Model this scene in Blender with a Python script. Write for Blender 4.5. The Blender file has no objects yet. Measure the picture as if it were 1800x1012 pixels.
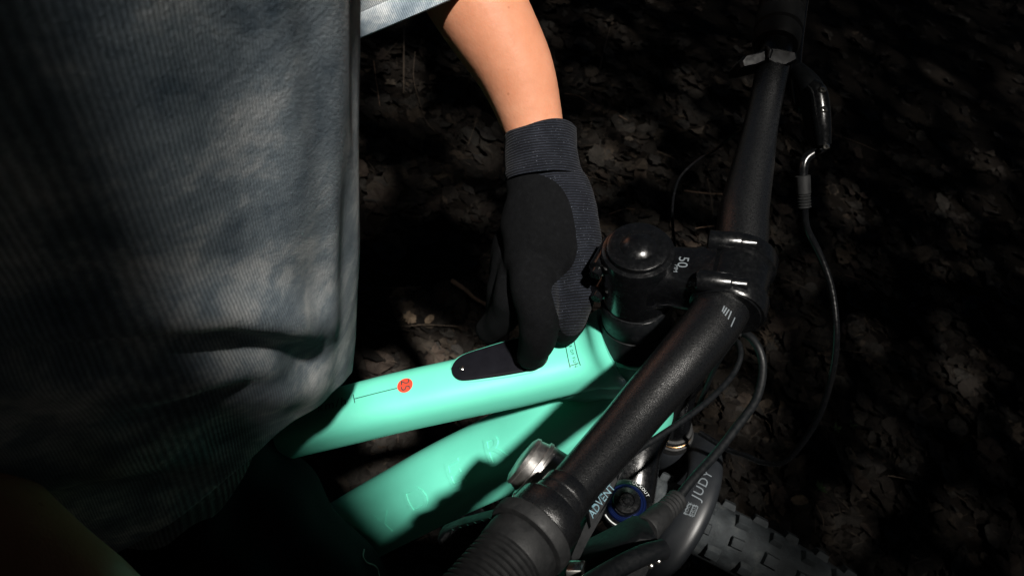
import bpy, bmesh, math, random
from math import sin, cos, pi, radians, sqrt, exp
from mathutils import Vector, Matrix, noise
from mathutils.bvhtree import BVHTree
V = Vector
random.seed(7)
sc = bpy.context.scene
COL = sc.collection
HZ = 1.026                      # height of the steerer top above the ground

# ------------------------------------------------------------------ camera
FPX, IW, IH = 1227.6, 1800.0, 1012.0
CAM = V((-0.19407, -0.26733, 0.26686 + HZ))
yaw, pitch, roll = -0.448094, 0.757173, 0.413104
RC = (Matrix.Rotation(yaw, 3, 'Z') @ Matrix.Rotation(pitch, 3, 'X') @ Matrix.Rotation(roll, 3, 'Z'))
cd = bpy.data.cameras.new('camera')
cam = bpy.data.objects.new('camera', cd)
COL.objects.link(cam)
cam.matrix_world = Matrix.Translation(CAM) @ RC.to_4x4()
cd.sensor_width = 36.0
cd.lens = FPX / IW * 36.0
cd.clip_start = 0.01
cd.clip_end = 300
cd.dof.use_dof = True
cd.dof.focus_distance = 0.47
cd.dof.aperture_fstop = 18.0
sc.camera = cam

# ------------------------------------------------------------------ light
SUN_CAM = V((0.19, 0.27, 0.944)).normalized()      # sun stands in for one close light; direction tuned in camera axes
SUN = (RC @ SUN_CAM).normalized()
sun_el = math.asin(SUN.z)
sun_az = math.atan2(SUN.x, SUN.y)
w = bpy.data.worlds.new('World'); sc.world = w; w.use_nodes = True
nt = w.node_tree; nt.nodes.clear()
sky = nt.nodes.new('ShaderNodeTexSky'); sky.sky_type = 'NISHITA'; sky.sun_disc = False
sky.sun_elevation = sun_el; sky.sun_rotation = sun_az
bg = nt.nodes.new('ShaderNodeBackground'); bg.inputs[1].default_value = 0.0035
wo = nt.nodes.new('ShaderNodeOutputWorld')
nt.links.new(sky.outputs[0], bg.inputs[0]); nt.links.new(bg.outputs[0], wo.inputs[0])
sl = bpy.data.lights.new('sun', 'SUN'); sl.energy = 4.6; sl.angle = radians(2.3); sl.color = (1.0, 0.95, 0.88)
so = bpy.data.objects.new('sun', sl); COL.objects.link(so)
so.rotation_euler = SUN.to_track_quat('Z', 'Y').to_euler()
so.location = SUN * 6
sc.view_settings.view_transform = 'Standard'
sc.view_settings.look = 'None'
sc.view_settings.exposure = 0.62
sc.view_settings.gamma = 1.0
sc.view_settings.use_curve_mapping = False

# ------------------------------------------------------------------ helpers
def ray(x, y): return RC @ V(((x - IW/2)/FPX, -(y - IH/2)/FPX, -1.0))
def px(x, y, t): return CAM + ray(x, y) * t
def onY(x, y, Y=0.0):
    v = ray(x, y); return CAM + v * ((Y - CAM.y)/v.y)
def gnd(x, y, z=0.0):
    v = ray(x, y); return CAM + v * ((z - CAM.z)/v.z)
RCT = RC.transposed()
def pix(p):
    q = RCT @ (p - CAM); return (IW/2 + FPX*q.x/-q.z, IH/2 - FPX*q.y/-q.z, -q.z)
def interp(tab, x):
    if x <= tab[0][0]: return tab[0][1]
    for (a, b), (c, d) in zip(tab, tab[1:]):
        if x <= c: return b + (d - b)*(x - a)/(c - a)
    return tab[-1][1]
def sstep(a, b, x):
    t = max(0, min(1, (x - a)/(b - a))); return t*t*(3 - 2*t)
def spl(pts, n):
    """Catmull-Rom through vectors (any dimension), n samples"""
    pts = [V(p) for p in pts]; out = []
    m = len(pts) - 1
    for i in range(n):
        t = i/(n - 1)*m; k = min(int(t), m - 1); t -= k
        p1, p2 = pts[k], pts[k+1]
        p0 = pts[k-1] if k else p1*2 - p2
        p3 = pts[k+2] if k + 2 <= m else p2*2 - p1
        out.append(0.5*((2*p1) + (p2 - p0)*t + (2*p0 - 5*p1 + 4*p2 - p3)*t*t + (3*p1 - p0 - 3*p2 + p3)*t**3))
    return out

def link(o, parent=None):
    COL.objects.link(o)
    if parent is not None: o.parent = parent
    return o
ROOT = {}
def origin_of(parent):
    o = parent; off = V((0, 0, 0))
    while o is not None:
        off += o.location; o = o.parent
    return off
def obj(name, verts, faces, m, parent=None, smooth=True, attrs=None):
    """verts in world coordinates"""
    off = origin_of(parent)
    me = bpy.data.meshes.new(name)
    me.from_pydata([tuple(V(v) - off) for v in verts], [], faces)
    me.validate()
    if smooth: me.polygons.foreach_set('use_smooth', [True]*len(me.polygons))
    if attrs:
        for k, vals in attrs.items():
            a = me.attributes.new(k, 'FLOAT', 'POINT'); a.data.foreach_set('value', vals)
    me.materials.append(m)
    bm = bmesh.new(); bm.from_mesh(me); bmesh.ops.recalc_face_normals(bm, faces=bm.faces); bm.to_mesh(me); bm.free()
    if smooth:
        me.set_sharp_from_angle(angle=radians(42))
    return link(bpy.data.objects.new(name, me), parent)
def thing(name, label, cat, loc, group=None):
    o = bpy.data.objects.new(name, None); o.location = loc; o.empty_display_size = .05
    COL.objects.link(o); o['label'] = label; o['category'] = cat
    if group: o['group'] = group
    return o

def ring_faces(nr, n, closed=True, cap=True, off=0):
    f = []
    for i in range(nr - 1):
        for j in range(n if closed else n - 1):
            a = off + i*n + j; b = off + i*n + (j+1) % n
            f.append((a, b, b + n, a + n))
    if cap and closed:
        f.append(tuple(off + j for j in range(n))[::-1]); f.append(tuple(off + (nr-1)*n + j for j in range(n)))
    return f
def tube_geo(pts, radii, n=20, cap=True, lat=None):
    pts = [V(p) for p in pts]
    if not hasattr(radii, '__len__'): radii = [radii]*len(pts)
    vs = []
    t0 = (pts[1] - pts[0]).normalized()
    u = lat.copy() if lat is not None else t0.orthogonal().normalized()
    for i, p in enumerate(pts):
        a = pts[max(i-1, 0)]; b = pts[min(i+1, len(pts)-1)]
        t = (b - a).normalized()
        u = (u - t*u.dot(t)).normalized(); v = t.cross(u)
        for j in range(n):
            th = 2*pi*j/n
            vs.append(p + (u*cos(th) + v*sin(th))*radii[i])
    return vs, ring_faces(len(pts), n, cap=cap)
def tube(name, pts, radii, m, parent, n=20): 
    v, f = tube_geo(pts, radii, n); return obj(name, v, f, m, parent)
def sgn(x, e): return math.copysign(abs(x)**e, x)
def loft_se(pts, nrm_of, lat, ab, ex=2.6, n=40, cap=True):
    """super-ellipse sections: lateral axis fixed"""
    vs = []
    for i, p in enumerate(pts):
        t = (pts[min(i+1, len(pts)-1)] - pts[max(i-1, 0)]).normalized()
        l = (lat - t*lat.dot(t)).normalized(); nn = t.cross(l)
        if nn.z < 0: nn = -nn
        a, b = ab[i]
        for j in range(n):
            th = 2*pi*j/n
            vs.append(p + l*a*sgn(cos(th), 2/ex) + nn*b*sgn(sin(th), 2/ex))
    return vs, ring_faces(len(pts), n, cap=cap)
def lathe_geo(o, axis, prof, n=32, cap=True):
    axis = axis.normalized(); u = axis.orthogonal().normalized(); v = axis.cross(u)
    vs = []
    for h, r in prof:
        for j in range(n):
            th = 2*pi*j/n; vs.append(o + axis*h + (u*cos(th) + v*sin(th))*max(r, 1e-5))
    return vs, ring_faces(len(prof), n, cap=cap)
def lathe(name, o, axis, prof, m, parent, n=32):
    v, f = lathe_geo(o, axis, prof, n); return obj(name, v, f, m, parent)
def rbox_geo(c, X, Y, Z, hx, hy, hz, bev=.001, taper=None):
    bm = bmesh.new(); bmesh.ops.create_cube(bm, size=2)
    for q in bm.verts: q.co = V((q.co.x*hx, q.co.y*hy, q.co.z*hz))
    if bev: bmesh.ops.bevel(bm, geom=bm.edges[:], offset=bev, segments=2, affect='EDGES', profile=.6)
    bm.verts.index_update()
    vs = [c + X*q.co.x + Y*q.co.y + Z*q.co.z for q in bm.verts]
    fs = [tuple(q.index for q in f.verts) for f in bm.faces]; bm.free()
    return vs, fs
def rbox(name, c, X, Y, Z, h, m, parent, bev=.001):
    v, f = rbox_geo(c, X, Y, Z, *h, bev=bev); return obj(name, v, f, m, parent)
def join_geo(*gs):
    V_, F_ = [], []
    for v, f in gs:
        o = len(V_); V_ += list(v); F_ += [tuple(i + o for i in q) for q in f]
    return V_, F_
def frame(z, xhint):
    Z = z.normalized(); X = (xhint - Z*xhint.dot(Z)).normalized(); return X, Z.cross(X), Z
def prism_geo(poly, o, X, Y, Z, h0, h1, bev=0):
    n = len(poly); vs = []
    for h, k in ((h0, 1), (h1 - bev, 1), (h1, 0)):
        cx = sum(p[0] for p in poly)/n; cy = sum(p[1] for p in poly)/n
        for p in poly:
            d = V((p[0]-cx, p[1]-cy)); s = 1 if k else max(0, 1 - bev/max(d.length, 1e-6))
            vs.append(o + X*(cx + d.x*s) + Y*(cy + d.y*s) + Z*h)
    return vs, ring_faces(3, n)

def text_geo(s, size, depth=0.0, bevel=0.0, spacing=1.0, shear=0):
    cu = bpy.data.curves.new('t', 'FONT'); cu.body = s; cu.size = size; cu.extrude = depth; cu.bevel_depth = bevel
    cu.align_x = 'CENTER'; cu.align_y = 'CENTER'; cu.space_character = spacing; cu.shear = shear; cu.resolution_u = 3
    o = bpy.data.objects.new('t', cu); COL.objects.link(o)
    bpy.context.view_layer.update()
    me = bpy.data.meshes.new_from_object(o.evaluated_get(bpy.context.evaluated_depsgraph_get()))
    vs = [v.co.copy() for v in me.vertices]; fs = [tuple(p.vertices) for p in me.polygons]
    bpy.data.objects.remove(o); bpy.data.curves.remove(cu); bpy.data.meshes.remove(me)
    return vs, fs
def bvh(geo): return BVHTree.FromPolygons([tuple(v) for v in geo[0]], geo[1])
def wrap(geo2, o, X, Y, tree, off=.0004):
    """lay a flat drawing (x, y, h) on a surface"""
    Z = X.cross(Y).normalized(); out = []
    for p in geo2[0]:
        q = o + X*p[0] + Y*p[1]
        hit = tree.ray_cast(q + Z*.05, -Z)
        if hit[0] is None:
            hit = tree.find_nearest(q)
        nn = hit[1] if hit[1].dot(Z) > 0 else -hit[1]
        out.append(hit[0] + nn*(off + (p[2] if len(p) > 2 else 0)))
    return out, geo2[1]
def densify(geo, L):
    bm = bmesh.new()
    vs = [bm.verts.new(v if len(v) == 3 else (v[0], v[1], 0)) for v in geo[0]]
    for f in geo[1]:
        try: bm.faces.new([vs[i] for i in f])
        except ValueError: pass
    bmesh.ops.triangulate(bm, faces=bm.faces[:])
    for _ in range(4):
        e = [e for e in bm.edges if e.calc_length() > L]
        if not e: break
        bmesh.ops.subdivide_edges(bm, edges=e, cuts=1)
        bmesh.ops.triangulate(bm, faces=bm.faces[:])
    bm.verts.index_update()
    g = ([tuple(v.co) for v in bm.verts], [tuple(v.index for v in f.verts) for f in bm.faces]); bm.free(); return g
def strip2(a, b, wd):
    a, b = V(a), V(b); d = (b - a).normalized(); n_ = V((-d.y, d.x))*wd/2
    return [tuple(a - n_), tuple(b - n_), tuple(b + n_), tuple(a + n_)], [(0, 1, 2, 3)]

def remesh_union(geos, voxel, smooth=6, fac=.5):
    v, f = join_geo(*geos)
    me = bpy.data.meshes.new('r'); me.from_pydata([tuple(q) for q in v], [], f)
    o = bpy.data.objects.new('r', me); COL.objects.link(o)
    m = o.modifiers.new('r', 'REMESH'); m.mode = 'VOXEL'; m.voxel_size = voxel
    s = o.modifiers.new('s', 'SMOOTH'); s.iterations = smooth; s.factor = fac
    bpy.context.view_layer.update()
    m2 = bpy.data.meshes.new_from_object(o.evaluated_get(bpy.context.evaluated_depsgraph_get()))
    g = ([q.co.copy() for q in m2.vertices], [tuple(p.vertices) for p in m2.polygons])
    bpy.data.objects.remove(o); bpy.data.meshes.remove(me); bpy.data.meshes.remove(m2)
    return g
def capsule(pts, radii, n=20, flat=None, seg=14):
    """rounded tapering tube; flat=(axis, factor) squashes the section"""
    P = spl([V(p) for p in pts], seg); Rr = [r.x for r in spl([V((r, 0, 0)) for r in radii], seg)]
    d0 = (P[0] - P[1]).normalized(); d1 = (P[-1] - P[-2]).normalized()
    caps0 = [(P[0] + d0*Rr[0]*sin(a), Rr[0]*cos(a)) for a in (1.45, 1.1, .75, .4)]
    caps1 = [(P[-1] + d1*Rr[-1]*sin(a), Rr[-1]*cos(a)) for a in (.4, .75, 1.1, 1.45)]
    PP = [c[0] for c in caps0] + P + [c[0] for c in caps1]; RR = [c[1] for c in caps0] + Rr + [c[1] for c in caps1]
    v, f = tube_geo(PP, RR, n)
    if flat:
        ax_, k = flat
        for i, q in enumerate(v):
            c = PP[i//n]; d = q - c; v[i] = c + d + ax_*(d.dot(ax_)*(k - 1))
    return v, f

# ------------------------------------------------------------------ materials
def mat(name, col=(.5, .5, .5), rough=.5, metal=0, coat=0, spec=.5, **kw):
    m = bpy.data.materials.new(name); m.use_nodes = True
    b = m.node_tree.nodes['Principled BSDF']
    b.inputs['Base Color'].default_value = (*col, 1); b.inputs['Roughness'].default_value = rough
    b.inputs['Metallic'].default_value = metal; b.inputs['Coat Weight'].default_value = coat
    b.inputs['Specular IOR Level'].default_value = spec
    for k, v in kw.items(): b.inputs[k].default_value = v
    return m
def N(m, t, **kw):
    n = m.node_tree.nodes.new(t)
    for k, v in kw.items(): setattr(n, k, v)
    return n
def lk(m, a, b): m.node_tree.links.new(a, b)
def bsdf(m): return m.node_tree.nodes['Principled BSDF']
def noise_node(m, scale, detail=4, rough=.6, coord=None):
    t = N(m, 'ShaderNodeTexNoise'); t.inputs['Scale'].default_value = scale; t.inputs['Detail'].default_value = detail
    t.inputs['Roughness'].default_value = rough
    if coord is None:
        tc = N(m, 'ShaderNodeTexCoord'); coord = tc.outputs['Object']
    lk(m, coord, t.inputs['Vector']); return t
def ramp(m, src, stops):
    r = N(m, 'ShaderNodeValToRGB'); e = r.color_ramp.elements
    while len(e) > 1: e.remove(e[-1])
    e[0].position = stops[0][0]; e[0].color = (*stops[0][1], 1)
    for p, c in stops[1:]:
        k = e.new(p); k.color = (*c, 1)
    lk(m, src, r.inputs[0]); return r
def bump(m, src, strength, dist=.001, prev=None):
    b = N(m, 'ShaderNodeBump'); b.inputs['Strength'].default_value = strength; b.inputs['Distance'].default_value = dist
    lk(m, src, b.inputs['Height'])
    if prev is not None: lk(m, prev.outputs[0], b.inputs['Normal'])
    return b
def noisy(m, scale, stops, bstr=0, bdist=.001, bscale=None, rough=None):
    n_ = noise_node(m, scale); r = ramp(m, n_.outputs[0], stops); lk(m, r.outputs[0], bsdf(m).inputs['Base Color'])
    if bstr:
        n2 = noise_node(m, bscale or scale*4); lk(m, bump(m, n2.outputs[0], bstr, bdist).outputs[0], bsdf(m).inputs['Normal'])
    if rough:
        n3 = noise_node(m, scale*2); rr = ramp(m, n3.outputs[0], [(.3, (rough[0],)*3), (.7, (rough[1],)*3)])
        lk(m, rr.outputs[0], bsdf(m).inputs['Roughness'])
    return m
M = {}
M['mint'] = noisy(mat('mint_paint', rough=.42, spec=.5, coat=.5, **{'Coat Roughness': .3}), 30,
                  [(.35, (.140, .66, .49)), (.65, (.152, .69, .515))], .03, .0005, 900)
M['bar'] = noisy(mat('satin_black_alloy', rough=.3, spec=1.0, coat=.4, **{'Coat Roughness': .3}), 500, [(.3, (.0018, .002, .0025)), (.7, (.0032, .0036, .0042))], .4, .0004, 2600, (.24, .34))
M['blk'] = noisy(mat('gloss_black', rough=.2, spec=.5), 200, [(.3, (.002, .0022, .0026)), (.7, (.0035, .0038, .0044))], .06, .0004, 700, (.15, .3))
M['matblk'] = noisy(mat('matt_black', rough=.42, spec=.25), 200, [(.3, (.0018, .0028, .0034)), (.7, (.005, .0055, .0065))], .1, .0005, 900, (.4, .6))
M['rubber'] = noisy(mat('rubber', rough=.6, spec=.3), 150, [(.3, (.007, .0075, .008)), (.7, (.013, .0135, .014))], .2, .0006, 1200, (.5, .7))
M['tyre'] = noisy(mat('tyre_rubber', rough=.75, spec=.35), 60, [(.3, (.014, .017, .019)), (.55, (.032, .038, .042)), (.75, (.07, .076, .076))], .5, .0012, 500)
M['fork'] = noisy(mat('fork_grey', rough=.42, spec=.5), 120, [(.3, (.009, .0105, .013)), (.7, (.013, .015, .0175))], .05, .0005, 900)
M['steel'] = mat('polished_steel', (.62, .6, .57), .22, 1)
M['chrome'] = noisy(mat('polished_bell', metal=1, rough=.3), 60, [(.3, (.42, .41, .40)), (.7, (.68, .66, .64))], .15, .0006, 300, (.28, .45))
M['red'] = mat('red_rubber', (.65, .05, .03), .4)
M['badge'] = mat('red_print', (.75, .06, .03), .5)
M['ink'] = mat('dark_print', (.012, .05, .045), .5)
M['white'] = mat('white_print', (.5, .51, .51), .5)
M['grey_print'] = mat('grey_print', (.13, .15, .165), .5)
M['teal_print'] = mat('teal_print', (.10, .19, .23), .5)
M['blue'] = mat('blue_anodised', (.005, .014, .075), .3, .8)
M['panel'] = noisy(mat('panel_plastic', rough=.22, spec=.5), 100, [(.3, (.006, .006, .008)), (.7, (.009, .009, .012))], .03, .0003, 800)
M['gold'] = mat('bronze_ring', (.45, .28, .14), .3, 1)
def skin_mat():
    m = mat('skin', rough=.48, spec=.35, **{'Subsurface Weight': .25, 'Subsurface Scale': .006})
    bsdf(m).inputs['Subsurface Radius'].default_value = (1, .35, .2)
    n1 = noise_node(m, 30, 8, .75); r = ramp(m, n1.outputs[0], [(.3, (.47, .195, .108)), (.55, (.53, .235, .138)), (.75, (.59, .285, .175))])
    vo = N(m, 'ShaderNodeTexVoronoi'); vo.inputs['Scale'].default_value = 62
    tc = N(m, 'ShaderNodeTexCoord'); lk(m, tc.outputs['Object'], vo.inputs['Vector'])
    r2 = ramp(m, vo.outputs['Distance'], [(.0, (.45, .28, .2)), (.045, (.55, .4, .3)), (.085, (1, 1, 1))])
    mx = N(m, 'ShaderNodeMix', data_type='RGBA', blend_type='MULTIPLY'); mx.inputs[0].default_value = .55
    lk(m, r.outputs[0], mx.inputs[6]); lk(m, r2.outputs[0], mx.inputs[7]); lk(m, mx.outputs[2], bsdf(m).inputs['Base Color'])
    n2 = noise_node(m, 900, 3); n3 = noise_node(m, 160, 3)
    b1 = bump(m, n2.outputs[0], .2, .0006); lk(m, bump(m, n3.outputs[0], .28, .001, b1).outputs[0], bsdf(m).inputs['Normal'])
    return m
M['skin'] = skin_mat()
def knit(name, dark, mid, light, attr, pitch_m, stretch, scale, ribc=.45, rough=.95, ribs=.8, sheen=.2, sparkle=False):
    m = mat(name, rough=rough, spec=.2, **{'Sheen Weight': sheen, 'Sheen Roughness': .4})
    n1 = noise_node(m, scale, 9, .68); n1.inputs['Distortion'].default_value = .15
    r = ramp(m, n1.outputs[0], [(.33, dark), (.5, mid), (.68, light)])
    at = N(m, 'ShaderNodeAttribute', attribute_name=attr)
    nw = noise_node(m, 260, 2)
    ad = N(m, 'ShaderNodeMath', operation='MULTIPLY_ADD'); lk(m, nw.outputs[0], ad.inputs[0]); ad.inputs[1].default_value = pitch_m*.5; lk(m, at.outputs['Fac'], ad.inputs[2])
    ml = N(m, 'ShaderNodeMath', operation='MULTIPLY'); lk(m, ad.outputs[0], ml.inputs[0]); ml.inputs[1].default_value = 2*pi/pitch_m
    sn = N(m, 'ShaderNodeMath', operation='SINE'); lk(m, ml.outputs[0], sn.inputs[0])
    ma = N(m, 'ShaderNodeMapRange'); ma.inputs[1].default_value = -1; lk(m, sn.outputs[0], ma.inputs[0])
    n4 = noise_node(m, 1500, 2, .5)
    mm = N(m, 'ShaderNodeMath', operation='MULTIPLY'); lk(m, ma.outputs[0], mm.inputs[0]); lk(m, n4.outputs[0], mm.inputs[1])
    rr = ramp(m, mm.outputs[0], [(.05, (1 - ribc,)*3), (.55, (1 + ribc*.5,)*3)])
    mx = N(m, 'ShaderNodeMix', data_type='RGBA', blend_type='MULTIPLY'); mx.inputs[0].default_value = 1
    lk(m, r.outputs[0], mx.inputs[6]); lk(m, rr.outputs[0], mx.inputs[7])
    out = mx.outputs[2]
    if sparkle:
        n5 = noise_node(m, 1100, 1, .5); r5 = ramp(m, n5.outputs[0], [(.70, (0, 0, 0)), (.80, (.10, .11, .13))])
        a2 = N(m, 'ShaderNodeMix', data_type='RGBA', blend_type='ADD'); a2.inputs[0].default_value = 1
        lk(m, out, a2.inputs[6]); lk(m, r5.outputs[0], a2.inputs[7]); out = a2.outputs[2]
    lk(m, out, bsdf(m).inputs['Base Color'])
    b1 = bump(m, mm.outputs[0], ribs, pitch_m*.5)
    n6 = noise_node(m, 700, 3); lk(m, bump(m, n6.outputs[0], .35, .0008, b1).outputs[0], bsdf(m).inputs['Normal'])
    return m
M['shirt'] = knit('washed_knit', (.085, .125, .165), (.25, .305, .35), (.68, .70, .71), 'rib', .00125, 1, 30, .30, ribs=.5, sheen=.08)
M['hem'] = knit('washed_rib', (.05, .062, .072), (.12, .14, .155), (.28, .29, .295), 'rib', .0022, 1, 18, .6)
M['glove'] = knit('glove_knit', (.005, .0062, .0105), (.0085, .0105, .016), (.015, .0175, .025), 'rib', .0018, 1, 90, .8, sheen=.03, sparkle=True)
M['coat'] = noisy(mat('glove_coating', rough=.9, spec=.08), 300, [(.3, (.0022, .0024, .0029)), (.6, (.0034, .0037, .0043)), (.8, (.006, .0064, .0074))], .5, .001, 1100)
M['trouser'] = noisy(mat('dark_trousers', rough=.9, spec=.08), 400, [(.3, (.0045, .005, .0075)), (.7, (.0085, .0095, .013))], .4, .001, 1500)
M['thread'] = mat('pale_cord', (.22, .22, .21), .8)
M['hair'] = noisy(mat('hair', rough=.5), 80, [(.3, (.02, .012, .008)), (.7, (.05, .03, .018))])
M['shoe'] = noisy(mat('shoe', rough=.7), 60, [(.3, (.02, .02, .022)), (.7, (.04, .04, .042))])
def soil_mat():
    m = mat('forest_soil', rough=.95, spec=.15)
    n1 = noise_node(m, 9, 8, .7); r = ramp(m, n1.outputs[0], [(.3, (.004, .0032, .0026)), (.55, (.013, .010, .0075)), (.75, (.028, .021, .015))])
    lk(m, r.outputs[0], bsdf(m).inputs['Base Color'])
    n2 = noise_node(m, 70, 8, .75); lk(m, bump(m, n2.outputs[0], 1, .012).outputs[0], bsdf(m).inputs['Normal'])
    return m
M['soil'] = soil_mat()
def leaf_mat(name, c1, c2, c3):
    m = mat(name, rough=.7, spec=.25)
    oi = N(m, 'ShaderNodeObjectInfo'); n1 = noise_node(m, 55, 6, .7)
    r = ramp(m, n1.outputs[0], [(.3, c1), (.5, c2), (.72, c3)])
    r2 = ramp(m, oi.outputs['Random'], [(0, (.55, .5, .48)), (.6, (1, 1, 1)), (1, (1.5, 1.45, 1.4))])
    mx = N(m, 'ShaderNodeMix', data_type='RGBA', blend_type='MULTIPLY'); mx.inputs[0].default_value = 1
    lk(m, r.outputs[0], mx.inputs[6]); lk(m, r2.outputs[0], mx.inputs[7]); lk(m, mx.outputs[2], bsdf(m).inputs['Base Color'])
    n2 = noise_node(m, 160, 6, .7); lk(m, bump(m, n2.outputs[0], .9, .004).outputs[0], bsdf(m).inputs['Normal'])
    return m
M['leafA'] = leaf_mat('dead_leaf_grey', (.014, .013, .012), (.032, .029, .026), (.060, .055, .049))
M['leafB'] = leaf_mat('dead_leaf_brown', (.014, .010, .008), (.030, .022, .017), (.054, .041, .031))
def litter_mat():
    m = mat('leaf_litter', rough=.75, spec=.2)
    at = N(m, 'ShaderNodeAttribute', attribute_name='tone'); n1 = noise_node(m, 60, 6, .7)
    r = ramp(m, at.outputs['Fac'], [(0, (.006, .005, .004)), (.35, (.018, .014, .011)), (.6, (.026, .024, .021)), (.85, (.042, .031, .022)), (1, (.085, .07, .055))])
    r2 = ramp(m, n1.outputs[0], [(.3, (.45, .45, .45)), (.7, (1.4, 1.4, 1.4))])
    mx = N(m, 'ShaderNodeMix', data_type='RGBA', blend_type='MULTIPLY'); mx.inputs[0].default_value = 1
    lk(m, r.outputs[0], mx.inputs[6]); lk(m, r2.outputs[0], mx.inputs[7]); lk(m, mx.outputs[2], bsdf(m).inputs['Base Color'])
    n2 = noise_node(m, 200, 6, .7); lk(m, bump(m, n2.outputs[0], .9, .003).outputs[0], bsdf(m).inputs['Normal'])
    return m
M['litter'] = litter_mat()
M['leafC'] = leaf_mat('dead_leaf_tan', (.08, .06, .04), (.15, .11, .075), (.24, .18, .12))
M['twig'] = noisy(mat('twig_bark', rough=.85), 90, [(.3, (.035, .025, .017)), (.7, (.09, .066, .046))], .6, .002, 300)
M['stick'] = noisy(mat('pale_stick', rough=.8), 120, [(.3, (.12, .07, .045)), (.7, (.26, .17, .115))], .6, .002, 400)
M['green'] = noisy(mat('weed_leaf', rough=.6), 80, [(.3, (.035, .07, .02)), (.7, (.07, .12, .035))])
M['added_canopy'] = noisy(mat('added_canopy_leaf', rough=.6), 3, [(.3, (.03, .06, .02)), (.7, (.06, .11, .03))])  # leaves of the added, unseen shade tree
M['bark'] = noisy(mat('added_tree_bark', rough=.9), 12, [(.3, (.03, .022, .016)), (.7, (.09, .07, .05))], .8, .01, 40)
#@@PARTS

# ------------------------------------------------------------------ ground
def gz(x, y):
    d = sqrt((x - .8)**2 + (y - .8)**2)
    k = exp(-(d/6)**2)
    return k*(.020*noise.noise(V((x*2.3, y*2.3, 0))) + .012*noise.noise(V((x*7, y*7, 3)))) - .006
def warp(t): return 1.7*t + 58*math.copysign(abs(t)**7, t)
NG = 190
gv = []; gf = []
for i in range(NG):
    for j in range(NG):
        x = .7 + warp(-1 + 2*i/(NG-1)); y = .9 + warp(-1 + 2*j/(NG-1))
        gv.append((x, y, gz(x, y)))
for i in range(NG-1):
    for j in range(NG-1):
        a = i*NG + j; gf.append((a, a + NG, a + NG + 1, a + 1))
g = obj('ground', gv, gf, M['soil']); g['kind'] = 'structure'
g['label'] = 'dark forest soil under the bicycle'

def leaf_geo(kind, seed, size=.05):
    rnd = random.Random(seed); n = 22; out = []
    for k in range(n):
        a = 2*pi*k/n
        if kind == 0:    # lobed
            r = .72 + .28*abs(cos(2.5*a)) - .16*(k % 2) + rnd.uniform(-.06, .06)
        elif kind == 1:  # oval, toothed
            r = (1/sqrt((cos(a)/1.0)**2 + (sin(a)/.62)**2)) - .06*(k % 2) + rnd.uniform(-.04, .04)
        else:            # round aspen-like, nibbled
            r = .85 + .06*cos(3*a + 1) + rnd.uniform(-.10, .05)
        out.append((a, r))
    vs = [V((0, 0, 0))]; cu1, cu2, ph = rnd.uniform(-.15, .28), rnd.uniform(-.18, .25), rnd.uniform(0, 6)
    for frac in (.5, 1):
        for a, r in out:
            x, y = r*frac*cos(a), r*frac*sin(a)
            z = cu1*x*x + cu2*y*y +   .09*frac*sin(3*a + ph) + (.045*rnd.uniform(-1, 1) if frac == 1 else 0) - .05*abs(y)
            vs.append(V((x, y, z)))
    fs = [(0, 1 + k, 1 + (k+1) % n) for k in range(n)] + [(1 + k, 1 + n + k, 1 + n + (k+1) % n, 1 + (k+1) % n) for k in range(n)]
    st = len(vs)
    vs += [V((-.8, -.02, 0)), V((-.8, .02, 0)), V((-1.45, .01, .12)), V((-1.45, -.01, .12))]; fs.append((st, st+1, st+2, st+3))
    return [v*size*.5 for v in vs], fs
LEAFM = []
for k in range(12):
    v, f = leaf_geo(k % 3, 100 + k)
    me = bpy.data.meshes.new('fallen_leaf'); me.from_pydata([tuple(q) for q in v], [], f)
    me.materials.append(M['leafA'] if k < 6 else M['leafB']); LEAFM.append(me)
rl = random.Random(11)
def leaf_pos(rnd):
    while True:
        x, y = rnd.uniform(560, 1800), rnd.uniform(-20, 1030)
        if x < 900 and y > 720: continue
        if rnd.random() < .35 and x > 1550: continue
        return gnd(x, y)
LEAF_LABEL = 'dull brown fallen leaf lying on the dark forest floor beyond the bicycle'
def put_leaf(me, p, s, rz, tilt, label=LEAF_LABEL, group='fallen leaves on the forest floor'):
    o = bpy.data.objects.new('fallen_leaf', me); o.scale = (s, s, s)
    o.location = (p.x, p.y, gz(p.x, p.y) + .012 + rl.uniform(0, .010))
    o.rotation_euler = (tilt*cos(rz), tilt*sin(rz), rz*1.7); COL.objects.link(o)
    o['label'] = label; o['category'] = 'leaf'
    if group: o['group'] = group
    return o
def leaf_label(p):
    x, y, d = pix(p)
    col = 'grey' if ki < 6 else 'brown'; shp = ('lobed', 'oval toothed', 'rounded')[ki % 3]
    if x < 900: pl = 'between the shirt edge and the bare forearm' if y < 300 else 'between the shirt edge and the gloved hand'
    elif x < 1290 and y < 430: pl = 'between the forearm and the handlebar'
    elif x < 1290: pl = 'below the handlebar and stem'
    elif x < 1470 and y > 430: pl = 'inside the loop of the hanging brake hose' if y < 800 else 'beyond the front tyre'
    elif y < 430: pl = 'past the far grip and brake lever'
    else: pl = 'outside the loop of the hanging brake hose'
    return '%s %s fallen leaf %s' % (col, shp, pl)
for k in range(235):
    p = leaf_pos(rl); ki = rl.randrange(12); put_leaf(LEAFM[ki], p, rl.choice((1.0, 1.2, 1.4, 1.7, 2.0))*rl.uniform(.85, 1.1), rl.uniform(0, 6.28), rl.uniform(-.35, .35), leaf_label(p))
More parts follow.
